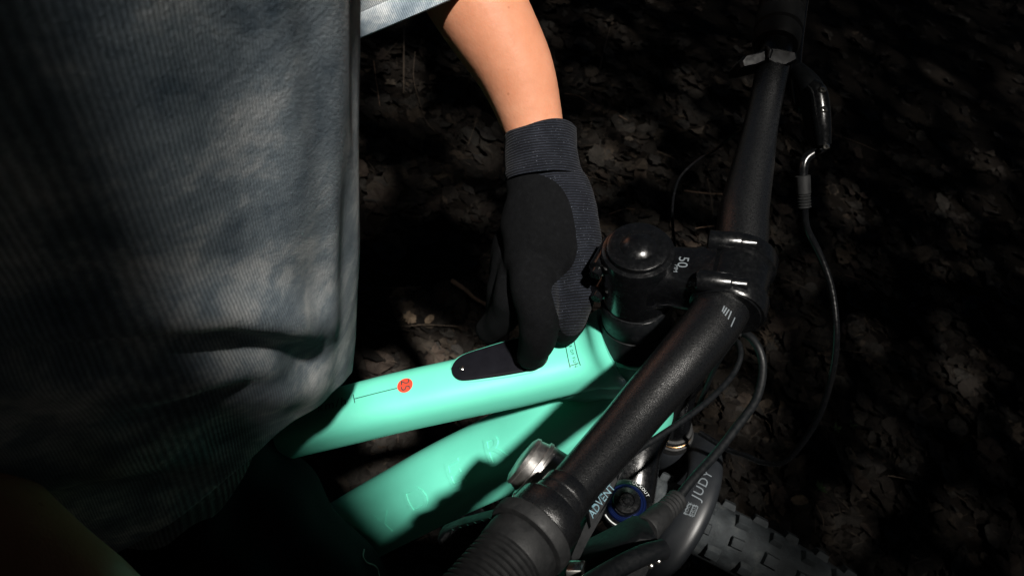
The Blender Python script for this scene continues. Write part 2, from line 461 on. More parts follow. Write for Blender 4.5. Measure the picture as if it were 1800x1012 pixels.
# leaves that can be told apart
def special(kind, seed, mt, p, s, rz, tilt, label):
    v, f = leaf_geo(kind, seed); me = bpy.data.meshes.new('fallen_leaf'); me.from_pydata([tuple(q) for q in v], [], f); me.materials.append(M[mt])
    o = put_leaf(me, p, s, rz, tilt, label, None); o.location.z += .012
special(1, 5, 'leafC', gnd(1104, 165), .62, 1.2, .6, 'curled pale tan leaf on the floor beside the rider\'s bare forearm')
special(0, 9, 'leafA', gnd(1147, 290), 1.15, .4, .1, 'grey lobed leaf lying flat between the gloved hand and the thin wire')
special(2, 12, 'leafA', gnd(1195, 225), 1.25, 2, .1, 'round grey leaf above the bend of the thin wire')
special(0, 21, 'leafC', gnd(717, 572), .75, .3, .3, 'pinkish pale broken leaf near the broken stick and top tube')
special(1, 22, 'leafC', gnd(750, 575), .55, 2.3, .4, 'small tan leaf beside the pinkish broken leaf')
special(1, 31, 'leafC', gnd(1392, 888), .8, 1.7, .5, 'upright tan leaf just beyond the knobbly front tyre')
special(1, 41, 'leafC', gnd(655, 170), .8, .9, .7, 'folded tan leaf beside the edge of the shirt under the sleeve')
# uncounted litter below
lv, lf_, ltone = [], [], []
rs = random.Random(5)
PR = [leaf_geo(k % 3, 300 + k) for k in range(9)]
for k in range(8500):
    x, y = rs.gauss(.75, .8), rs.gauss(.95, .8)
    if k % 2: q_ = gnd(rs.uniform(560, 1830), rs.uniform(-30, 1040)); x, y = q_.x, q_.y
    v, f = PR[rs.randrange(9)]; s = rs.choice((.35, .6, .8, 1, 1.3, 1.8))*rs.uniform(.8, 1.2); ltone += [min(1, rs.betavariate(1.6, 2.2))]*len(v)
    Mx = Matrix.Translation((x, y, gz(x, y) + rs.uniform(-.004, .016))) @ Matrix.Rotation(rs.uniform(0, 6.28), 4, 'Z') @ Matrix.Rotation(rs.gauss(0, .28), 4, 'X') @ Matrix.Rotation(rs.gauss(0, .28), 4, 'Y') @ Matrix.Scale(s, 4)
    o = len(lv); lv += [Mx @ q for q in v]; lf_ += [tuple(i + o for i in q) for q in f]
lo = obj('leaf_litter', lv, lf_, M['litter'], smooth=False, attrs={'tone': ltone}); lo['kind'] = 'stuff'
lo['label'] = 'matted brown leaf litter covering the forest floor'; lo['category'] = 'leaf litter'
# fine debris: needles and stalks too many to count
dv, df = [], []
for k in range(2600):
    x, y = rs.gauss(.75, .9), rs.gauss(.95, .9); a = rs.uniform(0, 6.28); L = rs.uniform(.01, .05)
    p = V((x, y, gz(x, y) + rs.uniform(.012, .026))); d = V((cos(a), sin(a), rs.uniform(-.15, .25)))*L
    v, f = tube_geo([p, p + d*.5 + V((0, 0, rs.uniform(0, .006))), p + d], [.0006, .0006, .0003], 4)
    o = len(dv); dv += v; df += [tuple(i + o for i in q) for q in f]
do = obj('needle_litter', dv, df, M['twig']); do['kind'] = 'stuff'; do['label'] = 'thin dry needles and stalks scattered over the leaves'; do['category'] = 'needles'
# twigs
def twig(pts, r, label, m='twig', lift=.028, group=None, name='twig'):
    P = [gnd(*p) for p in pts]; P = [V((q.x, q.y, gz(q.x, q.y) + lift + .004*sin(i*2.1))) for i, q in enumerate(P)]
    loc = P[0].copy(); e = bpy.data.objects.new('x', None); e.location = loc
    S = spl(P, 14); R_ = [r*(1 - .35*i/13)*(1 + .12*sin(i*2.7)) for i in range(14)]
    v, f = tube_geo(S, R_, 8)
    o = obj(name, [q - loc for q in v], f, M[m]); o.location = loc
    o['label'] = label; o['category'] = 'twig'
    if group: o['group'] = group
twig([(789, 507), (812, 524), (830, 536), (853, 551)], .0058, 'pale brown broken stick lying by the fingers above the top tube', 'stick', .04, name='stick')
twig([(709, 50), (708, 100), (707, 176)], .0035, 'straight thin brown stalk under the shirt sleeve', 'twig', .03)
twig([(655, 120), (660, 160), (666, 198)], .0016, 'short fine stalk near the shirt edge', 'stick', .03)
twig([(728, 100), (724, 150), (735, 190), (750, 230), (790, 270)], .0016, 'long curved wiry stalk left of the forearm', 'twig', .03)
twig([(990, 170), (1015, 178), (1042, 190)], .0018, 'short pale twig beside the bare wrist', 'stick', .03)
twig([(1085, 210), (1098, 220)], .0018, 'tiny pale twig right of the wrist', 'stick', .03)
twig([(1150, 275), (1180, 290), (1192, 305)], .002, 'dark twig crossing behind the thin wire', 'twig', .03)
twig([(1195, 347), (1230, 349), (1272, 348)], .0018, 'straight brown twig between the thin wire and the handlebar', 'stick', .03)
twig([(1066, 385), (1090, 380), (1110, 378)], .0015, 'orange dry straw beside the knitted glove', 'stick', .03)
twig([(1215, 412), (1250, 408)], .0015, 'pale straw behind the stem', 'stick', .03)
twig([(640, 575), (700, 590), (740, 586), (800, 588)], .0016, 'thin dark twig behind the red badge', 'twig', .03)
twig([(1330, 480), (1370, 500), (1420, 520)], .0016, 'fine dark twig right of the stem faceplate', 'twig', .03)
twig([(1420, 895), (1432, 920), (1437, 930)], .0016, 'thin stalk beyond the front tyre', 'twig', .03)
tg = 'loose thin twigs on the forest floor'
for k in range(26):
    x, y = rl.uniform(640, 1700), rl.uniform(10, 900); a = rl.uniform(0, 6.28); L = rl.uniform(30, 90)
    if x < 900 and y > 600: continue
    twig([(x, y), (x + L*.5*cos(a), y + L*.5*sin(a) + rl.uniform(-6, 6)), (x + L*cos(a), y + L*sin(a))], rl.uniform(.0008, .002),
         'loose thin dark twig on the leaf litter', 'twig', .026, tg)
# weeds
def weed(x, y, n, label, s=.016):
    p = gnd(x, y); p.z = gz(p.x, p.y) + .015
    t = thing('weed', label, 'weed', p)
    for k in range(n):
        a = 2*pi*k/n + rl.uniform(-.3, .3); d = V((cos(a), sin(a), .5)).normalized(); L = s*rl.uniform(.7, 1.2)
        sd = V((-sin(a), cos(a), 0))*L*.24
        b0 = p + V((0, 0, .012)); pts = [b0, b0 + d*L*.5 + sd, b0 + d*L, b0 + d*L*.5 - sd]
        obj('leaf', pts, [(0, 1, 2, 3)], M['green'], t)
    tube('stem', [p - V((0, 0, .01)), p + V((0, 0, .012))], .0008, M['green'], t, 6)
weed(1428, 866, 7, 'small bright green weed sprout beyond the front tyre', .018)
weed(1455, 766, 4, 'pair of small green leaves right of the hanging brake hose', .016)
weed(1488, 755, 4, 'tiny yellowish weed at the far side of the hanging brake hose', .016)

# ------------------------------------------------------------------ bicycle
Tt = V((0, 0, HZ))
AX = V((-0.39544, 0, 0.91849)); FWD = V((0.74611, -0.58321, 0.32123)); LEFT = V((0.53567, 0.81232, 0.23063))
YL = V((0, 1, 0))
bike = thing('bicycle', 'mint green electric mountain bicycle with black handlebar and fork turned to its right', 'bicycle', (0, 0, 0))

# --- top tube
tp = [(1085, 612), (1050, 626), (1000, 640), (950, 652), (900, 664), (800, 685), (700, 707), (600, 732), (520, 751), (440, 772), (300, 815), (150, 880)]
tP = spl([onY(*q) for q in tp], 60)
tab = []
for i in range(60):
    s = i/59; k = 1 - sstep(.0, .16, s)
    tab.append((.0205 + .0065*k, .0205 + .011*k))
topg = loft_se(tP, None, YL, tab, 2.7, 48)
top_tube = obj('top_tube', *topg, M['mint'], bike)
topB = bvh(topg)
# --- down tube
dp = [(1098, 672), (1040, 712), (980, 744), (906, 786), (796, 838), (716, 880), (611, 938), (500, 1010), (380, 1085)]
dP = spl([onY(*q) for q in dp], 60)
tab = []
for i in range(60):
    s = i/59; k = sstep(0, .35, s); tab.append((.024 + .008*k, .026 + .009*k))
downg = loft_se(dP, None, YL, tab, 2.5, 48)
down_tube = obj('down_tube', *downg, M['mint'], bike); downB = bvh(downg)
# --- head tube
hp = [(-.094, .0275), (-.0945, .0292), (-.100, .0300), (-.108, .0285), (-.15, .0285), (-.19, .031), (-.207, .0325), (-.212, .032), (-.2125, .030)]
head_tube = lathe('head_tube', Tt, AX, hp[::-1], M['mint'], bike, 48)
# gusset between head tube and both tubes
a_ = Tt - AX*.112; b_ = Tt - AX*.19
gus = loft_se([a_ + V((-.004, 0, 0)), onY(1060, 648), onY(1010, 672), onY(985, 690)], None, YL, [(.024, .028), (.022, .03), (.015, .02), (.006, .006)], 2.5, 32)
obj('gusset', *gus, M['mint'], bike)

# --- decals on the top tube
def ttframe(x, y):
    o = onY(x, y); i = min(range(58), key=lambda k: (tP[k] - o).length)
    fwd = (tP[i] - tP[i+1]).normalized(); up = V((0, -1, 0)).cross(fwd); up = up if up.z > 0 else -up
    return fwd, up.normalized()
def hitpx(tree, x, y):
    h = tree.ray_cast(CAM, ray(x, y).normalized())
    if h[0] is None:                                   # just past the edge: nearest surface point along that line
        h = min((tree.find_nearest(px(x, y, .25 + .005*k)) for k in range(110)), key=lambda q: q[3])
    return h[0], (h[1] if h[1].dot(CAM - h[0]) > 0 else -h[1])
def on_plane(o, nrm, x, y):
    v = ray(x, y); return CAM + v*((o - CAM).dot(nrm)/v.dot(nrm))
def decal(name, geo2, tree, x, y, xd, m, parent, off=.0004, L=.004):
    """drawing centred on the surface point seen at pixel (x, y); xd = reading direction in the world"""
    p, n_ = hitpx(tree, x, y); X = (xd - n_*xd.dot(n_)).normalized(); Y = n_.cross(X)
    gg = wrap(densify(geo2, L), p, X, Y, tree, off); return obj(name, *gg, m, parent, smooth=False)
fw25, up25 = ttframe(712, 677)
disc = ([(0, 0, 0)] + [(r*.0058*cos(2*pi*k/28), r*.0058*sin(2*pi*k/28), 0) for r in (.5, 1) for k in range(28)],
        [(0, 1 + k, 1 + (k+1) % 28) for k in range(28)] + [(1 + k, 29 + k, 29 + (k+1) % 28, 1 + (k+1) % 28) for k in range(28)])
RIGHT = V((0, -1, 0))
badge = decal('speed_badge', disc, topB, 712, 677, RIGHT, M['badge'], top_tube, .0003)
badge['label'] = 'round red speed badge reading 25'
def tx(s, size, **k):
    v, f = text_geo(s, size, **k); return [tuple(q) for q in v], f
decal('lettering', tx('25', .0094, spacing=1.05), topB, 712, 677, RIGHT, M['ink'], top_tube, .0007)
def dline(a, b, wd, parent=None, m='ink', tree=topB):
    pa, na = hitpx(tree, *a); pb, nb = hitpx(tree, *b); d = pb - pa; mid = ((a[0]+b[0])/2, (a[1]+b[1])/2)
    L = d.length/2; decal('printed_line', ([(-L, -wd/2, 0), (L, -wd/2, 0), (L, wd/2, 0), (-L, wd/2, 0)], [(0, 1, 2, 3)]), tree, mid[0], mid[1], d, M[m], parent or top_tube, .0004, .003)
dline((622, 701), (698, 682), .0006); dline((621, 693), (624, 708), .0006)
decal('lettering', tx('km/h', .0098, spacing=1.2), topB, 584, 711, fw25, M['ink'], top_tube)
for a, b in (((989, 578), (1001, 643)), ((1005, 574), (1017, 638)), ((1001, 643), (1017, 638))): dline(a, b, .0005)
decal('lettering', tx('THE POWER OF FUN', .0030, spacing=1.3), topB, 1002, 605, hitpx(topB, 1008, 632)[0] - hitpx(topB, 997, 585)[0], M['ink'], top_tube)
# --- embossed letters on the down tube
fdt = (dP[25] - dP[29]).normalized()
for ch, x, y in (('R', 868, 790), ('E', 798, 834), ('D', 732, 880), ('Y', 676, 922)):
    v, f = text_geo(ch, .030, depth=.0006, bevel=.0001); cx = [q for q in v]
    v = [(q.x*1.3, q.y, q.z + .0001) for q in cx]
    p, n_ = hitpx(downB, x, y); X = (fdt - n_*fdt.dot(n_)).normalized(); Y = n_.cross(X)
    gg = wrap(densify((v, f), .006), p, X, Y, downB, 0.0); obj('embossed_letter', *gg, M['mint'], down_tube, smooth=False)

# --- control panel on the top tube
pout = [(793, 648), (796, 660), (806, 668), (822, 669), (860, 664), (905, 657), (940, 650), (958, 642), (968, 628), (969, 612), (962, 598), (948, 590), (925, 592), (890, 600), (850, 612), (815, 624), (800, 635)]
fwp, upp = ttframe(880, 650)
po = tP[min(range(58), key=lambda k: (tP[k] - onY(880, 660)).length)] + upp*.0205
def panel_geo(h0, h1, grow, bev):
    pts = spl([V((*q, 0)) for q in pout + [pout[0]]], 73)[:-1]
    pl = []
    for q in pts:
        p3 = on_plane(po, upp, q.x, q.y) - po; pl.append((p3.dot(fwp), p3.dot(RIGHT)))
    cx = sum(p[0] for p in pl)/len(pl); cy = sum(p[1] for p in pl)/len(pl)
    pl = [(cx + (p[0]-cx)*(1+grow), cy + (p[1]-cy)*(1+grow*2)) for p in pl]
    n_ = len(pl); vs = []
    for h, g_ in ((h0, 0), (h1 - bev, 0), (h1 - bev*.3, -.0006*bev/.001), (h1, -.0016*bev/.001)):
        for p in pl:
            d = V((p[0]-cx, p[1]-cy)); d = d*(1 + g_/max(d.length, 1e-5)); vs.append(po + fwp*(cx + d.x) + RIGHT*(cy + d.y) + upp*h)
    return vs, ring_faces(4, n_)
rim = panel_geo(-.014, .0002, .045, .0010)
obj('panel_rim', *rim, M['mint'], bike)
pg = panel_geo(-.012, .0017, 0, .0012)
panel = obj('control_panel', *pg, M['panel'], bike); panel['label'] = 'glossy black control panel set in the top tube'
pB = bvh(pg)
p_, n_ = hitpx(pB, 811, 646)
lathe('power_light', p_ - n_*.001, n_, [(0, .002), (.0012, .002), (.0016, .0014)], M['steel'], panel, 16)
p_, n_ = hitpx(pB, 942, 624)
lathe('button', p_ - n_*.001, n_, [(0, .0062), (.0012, .0062), (.0017, .0056), (.0013, .001)], M['matblk'], panel, 28)
for k, y in enumerate((628, 634)):
    pa = hitpx(pB, 835, y + 10)[0]; pb = hitpx(pB, 900, y - 2)[0]

# --- headset, stem
lathe('headset_cover', Tt, AX, [(-.0935, .0262), (-.0925, .0275), (-.088, .0272), (-.078, .0245), (-.073, .0238), (-.0725, .0225)][::1], M['matblk'], bike, 48)
lathe('headset_spacer', Tt, AX, [(-.072, .0228), (-.0712, .0235), (-.0495, .0235), (-.0485, .0226)], M['matblk'], bike, 48)
st = lathe('stem', Tt, AX, [(-.048, .0205), (-.0472, .0222), (-.006, .0222), (-.0035, .0215), (-.0025, .0185), (-.0025, .001)], M['blk'], bike, 48)
lathe('top_cap', Tt, AX, [(-.0024, .019), (.0004, .0188), (.0010, .0176), (.0009, .0108), (.0026, .0090), (.0042, .0054), (.0047, .001)], M['blk'], st, 40)
lathe('spacer_ring', Tt, AX, [(-.0502, .0206), (-.0500, .0232), (-.0487, .0232), (-.0485, .0206)], M['blk'], st, 40)
barpts = [((1388, -70), .54, .0111), ((1376, 10), .52, .0111), ((1363, 95), .501, .0111), ((1352, 150), .49, .0111), ((1338, 217), .477, .0113), ((1321, 304), .458, .0137), ((1308, 370), .444, .0153), ((1302, 430), .431, .0159),
          ((1288, 497), .416, .0159), ((1258, 560), .400, .0159), ((1204, 628), .383, .0152), ((1141, 700), .367, .0138), ((1078, 775), .349, .0127), ((985, 880), .321, .0111), ((915, 962), .302, .0111), ((850, 1040), .285, .0111), ((770, 1136), .266, .0111)]
B0 = px(1288, 497, .416)
BAX = (px(1302, 430, .431) - px(1272, 545, .404)).normalized()
armd = (B0 - (Tt - AX*.026)).normalized()
sA = Tt - AX*.026
aw = (BAX - armd*BAX.dot(armd)).normalized()
secs = [sA + armd*.004, sA + armd*.022, sA + armd*.034, B0 - armd*.010]
stg = loft_se(secs, None, aw, [(.0215, .019), (.0165, .0165), (.0175, .0165), (.0225, .0205)], 3.2, 36)
sarm = obj('stem_arm', *stg, M['blk'], bike)
lathe('stem_clamp', B0, BAX, [(-.0228, .0162), (-.0228, .0196), (-.021, .0212), (-.010, .0214), (-.0085, .0200), (.0085, .0200), (.010, .0214), (.021, .0212), (.0228, .0196), (.0228, .0162)], M['blk'], sarm, 48)
fpn = armd
fpl = lathe('faceplate', B0 + fpn*.0018, BAX, [(-.0222, .0165), (-.0222, .0200), (-.0205, .0210), (-.011, .0210), (-.0095, .0188), (.0095, .0188), (.011, .0210), (.0205, .0210), (.0222, .0200), (.0222, .0165)], M['blk'], sarm, 48)
upb = BAX.cross(fpn).normalized(); upb = upb if upb.z > 0 else -upb
for s in (-1, 1):
    for q in (-1, 1):
        o = B0 + BAX*s*.0155 + upb*q*.0185 - fpn*.009
        lathe('bolt', o, fpn, [(0, .0044), (.014, .0044), (.0146, .004), (.0195, .0040), (.0202, .0034), (.0203, .0016), (.0185, .0015)], M['blk'], sarm, 14)
        lathe('bolt_boss', o - fpn*.008, fpn, [(0, .0052), (.001, .0064), (.019, .0064), (.020, .0056)], M['blk'], sarm, 18)
for h in (-.012, -.036):
    o = Tt + AX*h - armd*.0205
    lathe('pinch_bolt', o - LEFT*.012, LEFT, [(0, .0045), (.001, .0062), (.023, .0062), (.024, .0045)], M['blk'], st, 16)
    lathe('pinch_bolt_head', o - LEFT*.0165, LEFT, [(0, .0032), (.0006, .0038), (.0045, .0038)], M['blk'], st, 14)
armB = bvh(stg)
decal('lettering', tx('50', .0086, spacing=1.0), armB, 1200, 461, -aw, M['grey_print'], sarm)
decal('lettering', tx('MM', .0034, spacing=1.0), armB, 1188, 472, -aw, M['grey_print'], sarm)
decal('lettering', tx('5-6Nm', .0040), armB, 1226, 501, armd, M['grey_print'], sarm)

# --- handlebar
bp = [px(*q[0], q[1]) for q in barpts]
bs = spl([V((*p, )) for p in bp], 120); br = [q.x for q in spl([V((q[2], 0, 0)) for q in barpts], 120)]
barg = tube_geo(bs, br, 36); bar = obj('handlebar', *barg, M['bar'], bike); barB = bvh(barg)
for (a, b) in (((1273, 538), (1269, 548)), ((1277, 541), (1271, 551)), ((1281, 544), (1274, 555)), ((1285, 547), (1279, 561)), ((1291, 558), (1284, 574)),
               ((1320, 445), (1323, 437)), ((1325, 449), (1328, 440)), ((1331, 459), (1334, 451))):
    try: dline(a, b, .0007, bar, 'grey_print', barB)
    except Exception: pass

# --- right-hand controls: collars and grip turned round the bar end
R0 = px(1000, 862, .3258); R1 = px(915, 962, .302); RD = (R1 - R0).normalized(); k_ = (R1 - R0).length/131.0
def rl_prof(name, prof, m, parent, n=48): return lathe(name, R0, RD, [(h*k_, r*.91 if r > .0115 else r) for h, r in prof], m, parent, n)
clampR = rl_prof('lever_clamp', [(-1, .0114), (0, .0134), (2, .0139), (22, .0139), (24, .0133), (26, .0133), (28, .0143), (42, .0145), (44, .0138), (49, .0138)], M['bar'], bike)
gripR = rl_prof('grip', [(49, .0136), (50, .0176), (53, .0184), (90, .0186), (94, .0180), (95, .0150)] , M['bar'], bike); gripR['label'] = 'ribbed black grip on the near end of the handlebar'
rl_prof('grip_flange', [(94, .0150), (95, .0208), (98, .0216), (116, .0214), (119, .0206), (120, .0160)], M['rubber'], gripR)
pr = [(119, .0160), (121, .0160), (123, .0186), (128, .0189), (155, .0184), (158, .0180)]
h = 160
while h < 420:
    pr += [(h, .0166), (h + 2.5, .0166), (h + 4, .0180), (h + 6.5, .0181), (h + 8, .0166)]; h += 10
pr += [(h, .017), (h + 14, .017), (h + 16, .012)]
rl_prof('grip_sleeve', pr, M['rubber'], gripR)
# left grip
Lr0 = px(1363, 82, .504); Lr1 = px(1380, -20, .527); LD = (Lr1 - Lr0).normalized()
gripL = lathe('grip', Lr0, LD, [(0, .0113), (0, .0155), (.002, .0166), (.012, .0168), (.013, .0150), (.015, .0150), (.016, .0170), (.028, .0170)], M['rubber'], bike, 40)
gripL['label'] = 'dark grey grip on the far end of the handlebar'
pr = [(.028, .0152)]; h = .028
while h < .12: pr += [(h, .0158), (h + .001, .0168), (h + .0024, .0168), (h + .0032, .0158)]; h += .0036
pr += [(h, .016), (h + .004, .0155), (h + .005, .01)]
lathe('grip_sleeve', Lr0, LD, pr, M['rubber'], gripL, 40)

# --- left lever: clamp plate, body, hose fitting
cl = px(1357, 112, .498); U_ = ray(1357, 112).normalized()*-1
Xl = (RC @ V((1, 0, 0))); Yl = (RC @ V((0, 1, 0)))
def img_poly(pts, t0, thick, bev=.0012, dz=None):
    """closed outline of a solid plate: its own distance t0 and real thickness"""
    vs = []; n_ = len(pts)
    cx = sum(p[0] for p in pts)/n_; cy = sum(p[1] for p in pts)/n_
    fb = FPX/t0
    for tt, s in ((t0 + thick, 1), (t0 + bev, 1), (t0, 1 - 0)):
        for i, p in enumerate(pts):
            q = px(p[0], p[1], t0); d = V((p[0]-cx, p[1]-cy)); L = d.length
            if tt == t0: k = max(0, 1 - bev*fb/max(L, 1)); q = px(cx + d.x*k, cy + d.y*k, t0)
            t1 = t0 if dz is None else t0 + dz(p)
            vs.append(q + RC @ V((0, 0, -1))*(tt - t0) + (RC @ V((0, 0, -1))*(t1 - t0)))
    return vs, ring_faces(3, n_)
lev = obj('brake_lever', *img_poly([(1301, 108), (1308, 98), (1335, 90), (1352, 80), (1375, 84), (1402, 92), (1404, 104), (1385, 115), (1368, 113), (1348, 108), (1325, 114), (1304, 118)], .484, .028, .002), M['matblk'], bike)
lev['label'] = 'black brake lever clamp and body by the far grip'
tube('clamp_ridge', [px(1347, 81, .483), px(1354, 90, .481), px(1351, 102, .482)], [.0012, .002, .0014], M['matblk'], lev, 12)
tube('lever_body', spl([px(1400, 122, .515), px(1416, 142, .510), px(1428, 165, .505), px(1434, 200, .503), px(1438, 240, .502), px(1446, 258, .501)], 20),
     [.006 + .0035*sin(pi*i/19) for i in range(20)], M['matblk'], lev, 20)
tube('lever_cap', spl([px(1424, 150, .497), px(1437, 165, .495), px(1443, 210, .494), px(1447, 255, .496)], 14), [.0055 + .0015*sin(pi*i/13) for i in range(14)], M['blk'], lev, 16)
for (x, y) in ((1446, 158), (1448, 193), (1452, 258)):
    q = px(x, y, .489); lathe('bolt', q, CAM - q, [(0, .0026), (.002, .0026), (.003, .0018), (.003, .001), (.0018, .0008)], M['steel'], lev, 12)
tube('lever_blade', spl([px(1416, 150, .508), px(1405, 190, .52), px(1398, 120, .535), px(1410, 10, .56), px(1425, -80, .58)], 24), .0045, M['blk'], lev, 14)
tube('banjo_pipe', spl([px(1447, 258, .501), px(1436, 266, .500), px(1418, 278, .500), px(1412, 292, .500), px(1411, 310, .501)], 16), [.0038, .0040] + [.0036]*14, M['blk'], lev, 16)
pf = []
hb = px(1411, 308, .501); hd = (px(1414, 366, .506) - hb)
HL = hd.length
pr = [(0, .0036), (.0005, .0052), (HL*.55, .0050)]
for k in range(5): q = HL*(.55 + .09*k); pr += [(q + .0004, .0040), (q + .0010, .0048), (q + .0016, .0048)]
pr += [(HL, .0030)]
lathe('hose_boot', hb, hd, pr, M['rubber'], lev, 24)

# --- cables and hoses
def cable(pts, r, name='cable', m='blk', label=None, n=60):
    o = tube(name, spl([px(x, y, t) for x, y, t in pts], n), r, M[m], bike, 14)
    if label: o['label'] = label
cable([(1414, 360, .505), (1418, 400, .510), (1442, 450, .515), (1462, 510, .515), (1470, 590, .515), (1462, 660, .525), (1440, 730, .545), (1405, 785, .57), (1375, 812, .59), (1340, 812, .61), (1310, 800, .625), (1280, 790, .64), (1230, 760, .66)], .0026, 'brake_hose', 'blk', 'brake hose hanging in a wide loop from the far lever')
cable([(1240, 640, .56), (1275, 600, .52), (1305, 585, .50), (1330, 606, .49), (1341, 645, .485), (1330, 700, .475), (1295, 750, .462), (1260, 795, .45), (1215, 845, .435), (1185, 885, .425)], .0029, 'brake_hose', 'matblk', 'thick black hose curving down to the near lever')
cable([(1225, 720, .58), (1260, 640, .53), (1292, 600, .50), (1302, 622, .485), (1290, 655, .475), (1255, 695, .458), (1205, 735, .44), (1150, 772, .425), (1110, 800, .415), (1065, 850, .40)], .0020, 'shift_cable', 'matblk', 'thin shift cable crossing under the handlebar')
cable([(1335, 218, .50), (1292, 236, .52), (1262, 260, .535), (1222, 285, .545), (1195, 312, .55), (1184, 345, .555), (1182, 385, .56), (1187, 435, .565), (1196, 480, .57)], .0012, 'light_wire', 'blk', 'thin wire looping out behind the stem')
tube('cable_end', [px(1298, 583, .485), px(1298, 590, .484)], [.0022, .0022], M['steel'], bike, 10)

# --- right lever and shifter below the bar
shf = obj('shifter', *img_poly([(1080, 838), (1098, 822), (1078, 862), (1062, 905), (1030, 960), (1010, 1000), (985, 1030), (1000, 985), (1020, 930), (1045, 880)], .372, .022, .002), M['matblk'], bike)
shf['label'] = 'black gear shifter body under the near end of the handlebar'
sh2 = img_poly([(1030, 905), (1050, 870), (1062, 850), (1084, 822), (1090, 838), (1074, 880), (1052, 910), (1036, 932)], .358, .02, .0022)
obj('shifter_cover', *sh2, M['matblk'], shf); shB = bvh(sh2)
decal('lettering', tx('ADVENT', .0050, spacing=1.0, shear=.25), shB, 1057, 880, px(1085, 846, .36) - px(1045, 903, .36), M['teal_print'], shf, .0006)
lvR = obj('brake_lever', *img_poly([(1000, 1010), (1050, 980), (1100, 955), (1130, 938), (1152, 940), (1166, 965), (1150, 1000), (1120, 1060), (1040, 1080), (990, 1060)], .365, .030, .003), M['matblk'], bike)
lvR['label'] = 'black brake lever body under the near end of the handlebar'
hb = px(1135, 930, .392); hd = px(1192, 876, .418) - hb; HL = hd.length
pr = [(0, .0075), (.001, .0080), (HL*.5, .0070), (HL*.55, .0058)]
for k in range(5): q = HL*(.56 + .085*k); pr += [(q + .0004, .0052), (q + .0011, .0064), (q + .0022, .0064)]
pr += [(HL, .0032)]
lathe('hose_boot', hb, hd, pr, M['rubber'], lvR, 28)
tube('lever_blade', spl([px(1165, 965, .36), px(1130, 975, .352), px(1080, 1000, .342), px(1010, 1045, .325), px(940, 1110, .31)], 24), .0052, M['matblk'], lvR, 16)
for x, y in ((1149, 977), (1157, 985), (1144, 993), (1153, 972)):
    q = px(x, y, .355); lathe('bolt', q, CAM - q, [(0, .0016), (.0015, .0016), (.002, .001)], M['steel'], lvR, 10)
rbox('lever_adjuster', px(1012, 1004, .345), Xl, Yl, U_, (.004, .0032, .004), M['steel'], lvR, .0008)
# thumb paddle behind the bar, ribbed
pd = img_poly([(768, 950), (776, 938), (810, 924), (870, 908), (915, 890), (940, 890), (930, 905), (880, 935), (830, 960), (800, 972), (776, 968)], .372, .014, .002)
pad = obj('thumb_paddle', *pd, M['matblk'], bike); padB = bvh(pd)
for k in range(7):
    x = 790 + k*13; tube('paddle_rib', [px(x, 946 - k*4, .3712), px(x + 6, 930 - k*4, .3712)], .0009, M['matblk'], pad, 8)
# bell: polished dome with a red base on the rider's side of the bar
bc = px(968, 846, .372); bdir = (px(925, 800, .378) - px(968, 846, .372)).normalized()
bell = lathe('bell', bc, (bdir + U_*.25), [(-.002, .0165), (.0, .0172), (.002, .0166), (.0095, .0158), (.0100, .0166), (.0118, .0164), (.0122, .0150), (.0165, .0138), (.0172, .0144), (.0188, .0138), (.0200, .011), (.0208, .004), (.0209, .0002)], M['chrome'], bike, 48)
bell['label'] = 'small polished metal bell dome beside the handlebar'
lathe('bell_base', bc, (bdir + U_*.25), [(-.0055, .0140), (-.005, .0160), (-.0024, .0168), (-.0021, .0150)], M['red'], bell, 40)
kc = px(912, 868, .370); kd = (px(902, 858, .362) - kc)
knob = lathe('clamp_screw', kc - kd*1.5, kd, [(0, .0045), (.004, .0048), (.0048, .0062), (.0075, .0064), (.0088, .0056), (.0092, .0036), (.0078, .0030), (.0076, .0004)], M['steel'], bell, 28)
q = px(977, 799, .352)

# --- fork: crown, two legs, dial, arch
crown = loft_se([Tt - AX*.235 + FWD*.02 - LEFT*.085, Tt - AX*.232 + FWD*.018 - LEFT*.063, Tt - AX*.222 + FWD*.008 - LEFT*.03, Tt - AX*.220 + FWD*.004, Tt - AX*.222 + FWD*.008 + LEFT*.03, Tt - AX*.232 + FWD*.018 + LEFT*.063, Tt - AX*.235 + FWD*.02 + LEFT*.085],
               None, FWD, [(.012, .010), (.024, .018), (.026, .02), (.030, .02), (.026, .02), (.024, .018), (.012, .010)], 2.6, 28)
fork = obj('fork_crown', *crown, M['blk'], bike)
for s in (-1, 1):
    o = Tt + FWD*.02 + LEFT*.063*s
    leg = lathe('fork_leg', o, -AX, [(.222, .0150), (.224, .0160), (.345, .0160)], M['blk'], bike, 36)
    lathe('fork_lower', o, -AX, [(.362, .0200), (.366, .0222), (.40, .0225), (.60, .0215), (.70, .019), (.735, .017), (.74, .012)], M['fork'], leg, 36)
    lathe('wiper_seal', o, -AX, [(.338, .0162), (.339, .0185), (.345, .0190), (.346, .0178), (.350, .0178), (.351, .0204), (.361, .0206), (.362, .0190)], M['rubber'], leg, 36)
    lathe('wiper_spring', o, -AX, [(.3462, .0178), (.3466, .0188), (.3494, .0188), (.3498, .0178)], M['gold'], leg, 36)
    if s < 0: rleg = leg
    else: lathe('air_cap', o, AX, [(-.222, .0150), (-.214, .0150), (-.211, .0135), (-.211, .0004)], M['blk'], leg, 32)
do_ = px(1101, 882, .528); DA = (AX + FWD*.05).normalized()
dial = lathe('lockout_dial', do_, DA, [(-.02, .0195), (-.006, .0200), (-.0045, .0196), (-.0040, .0160), (-.0036, .0156)], M['blk'], bike, 48)
dial['label'] = 'round black and blue lockout dial on the near fork leg'
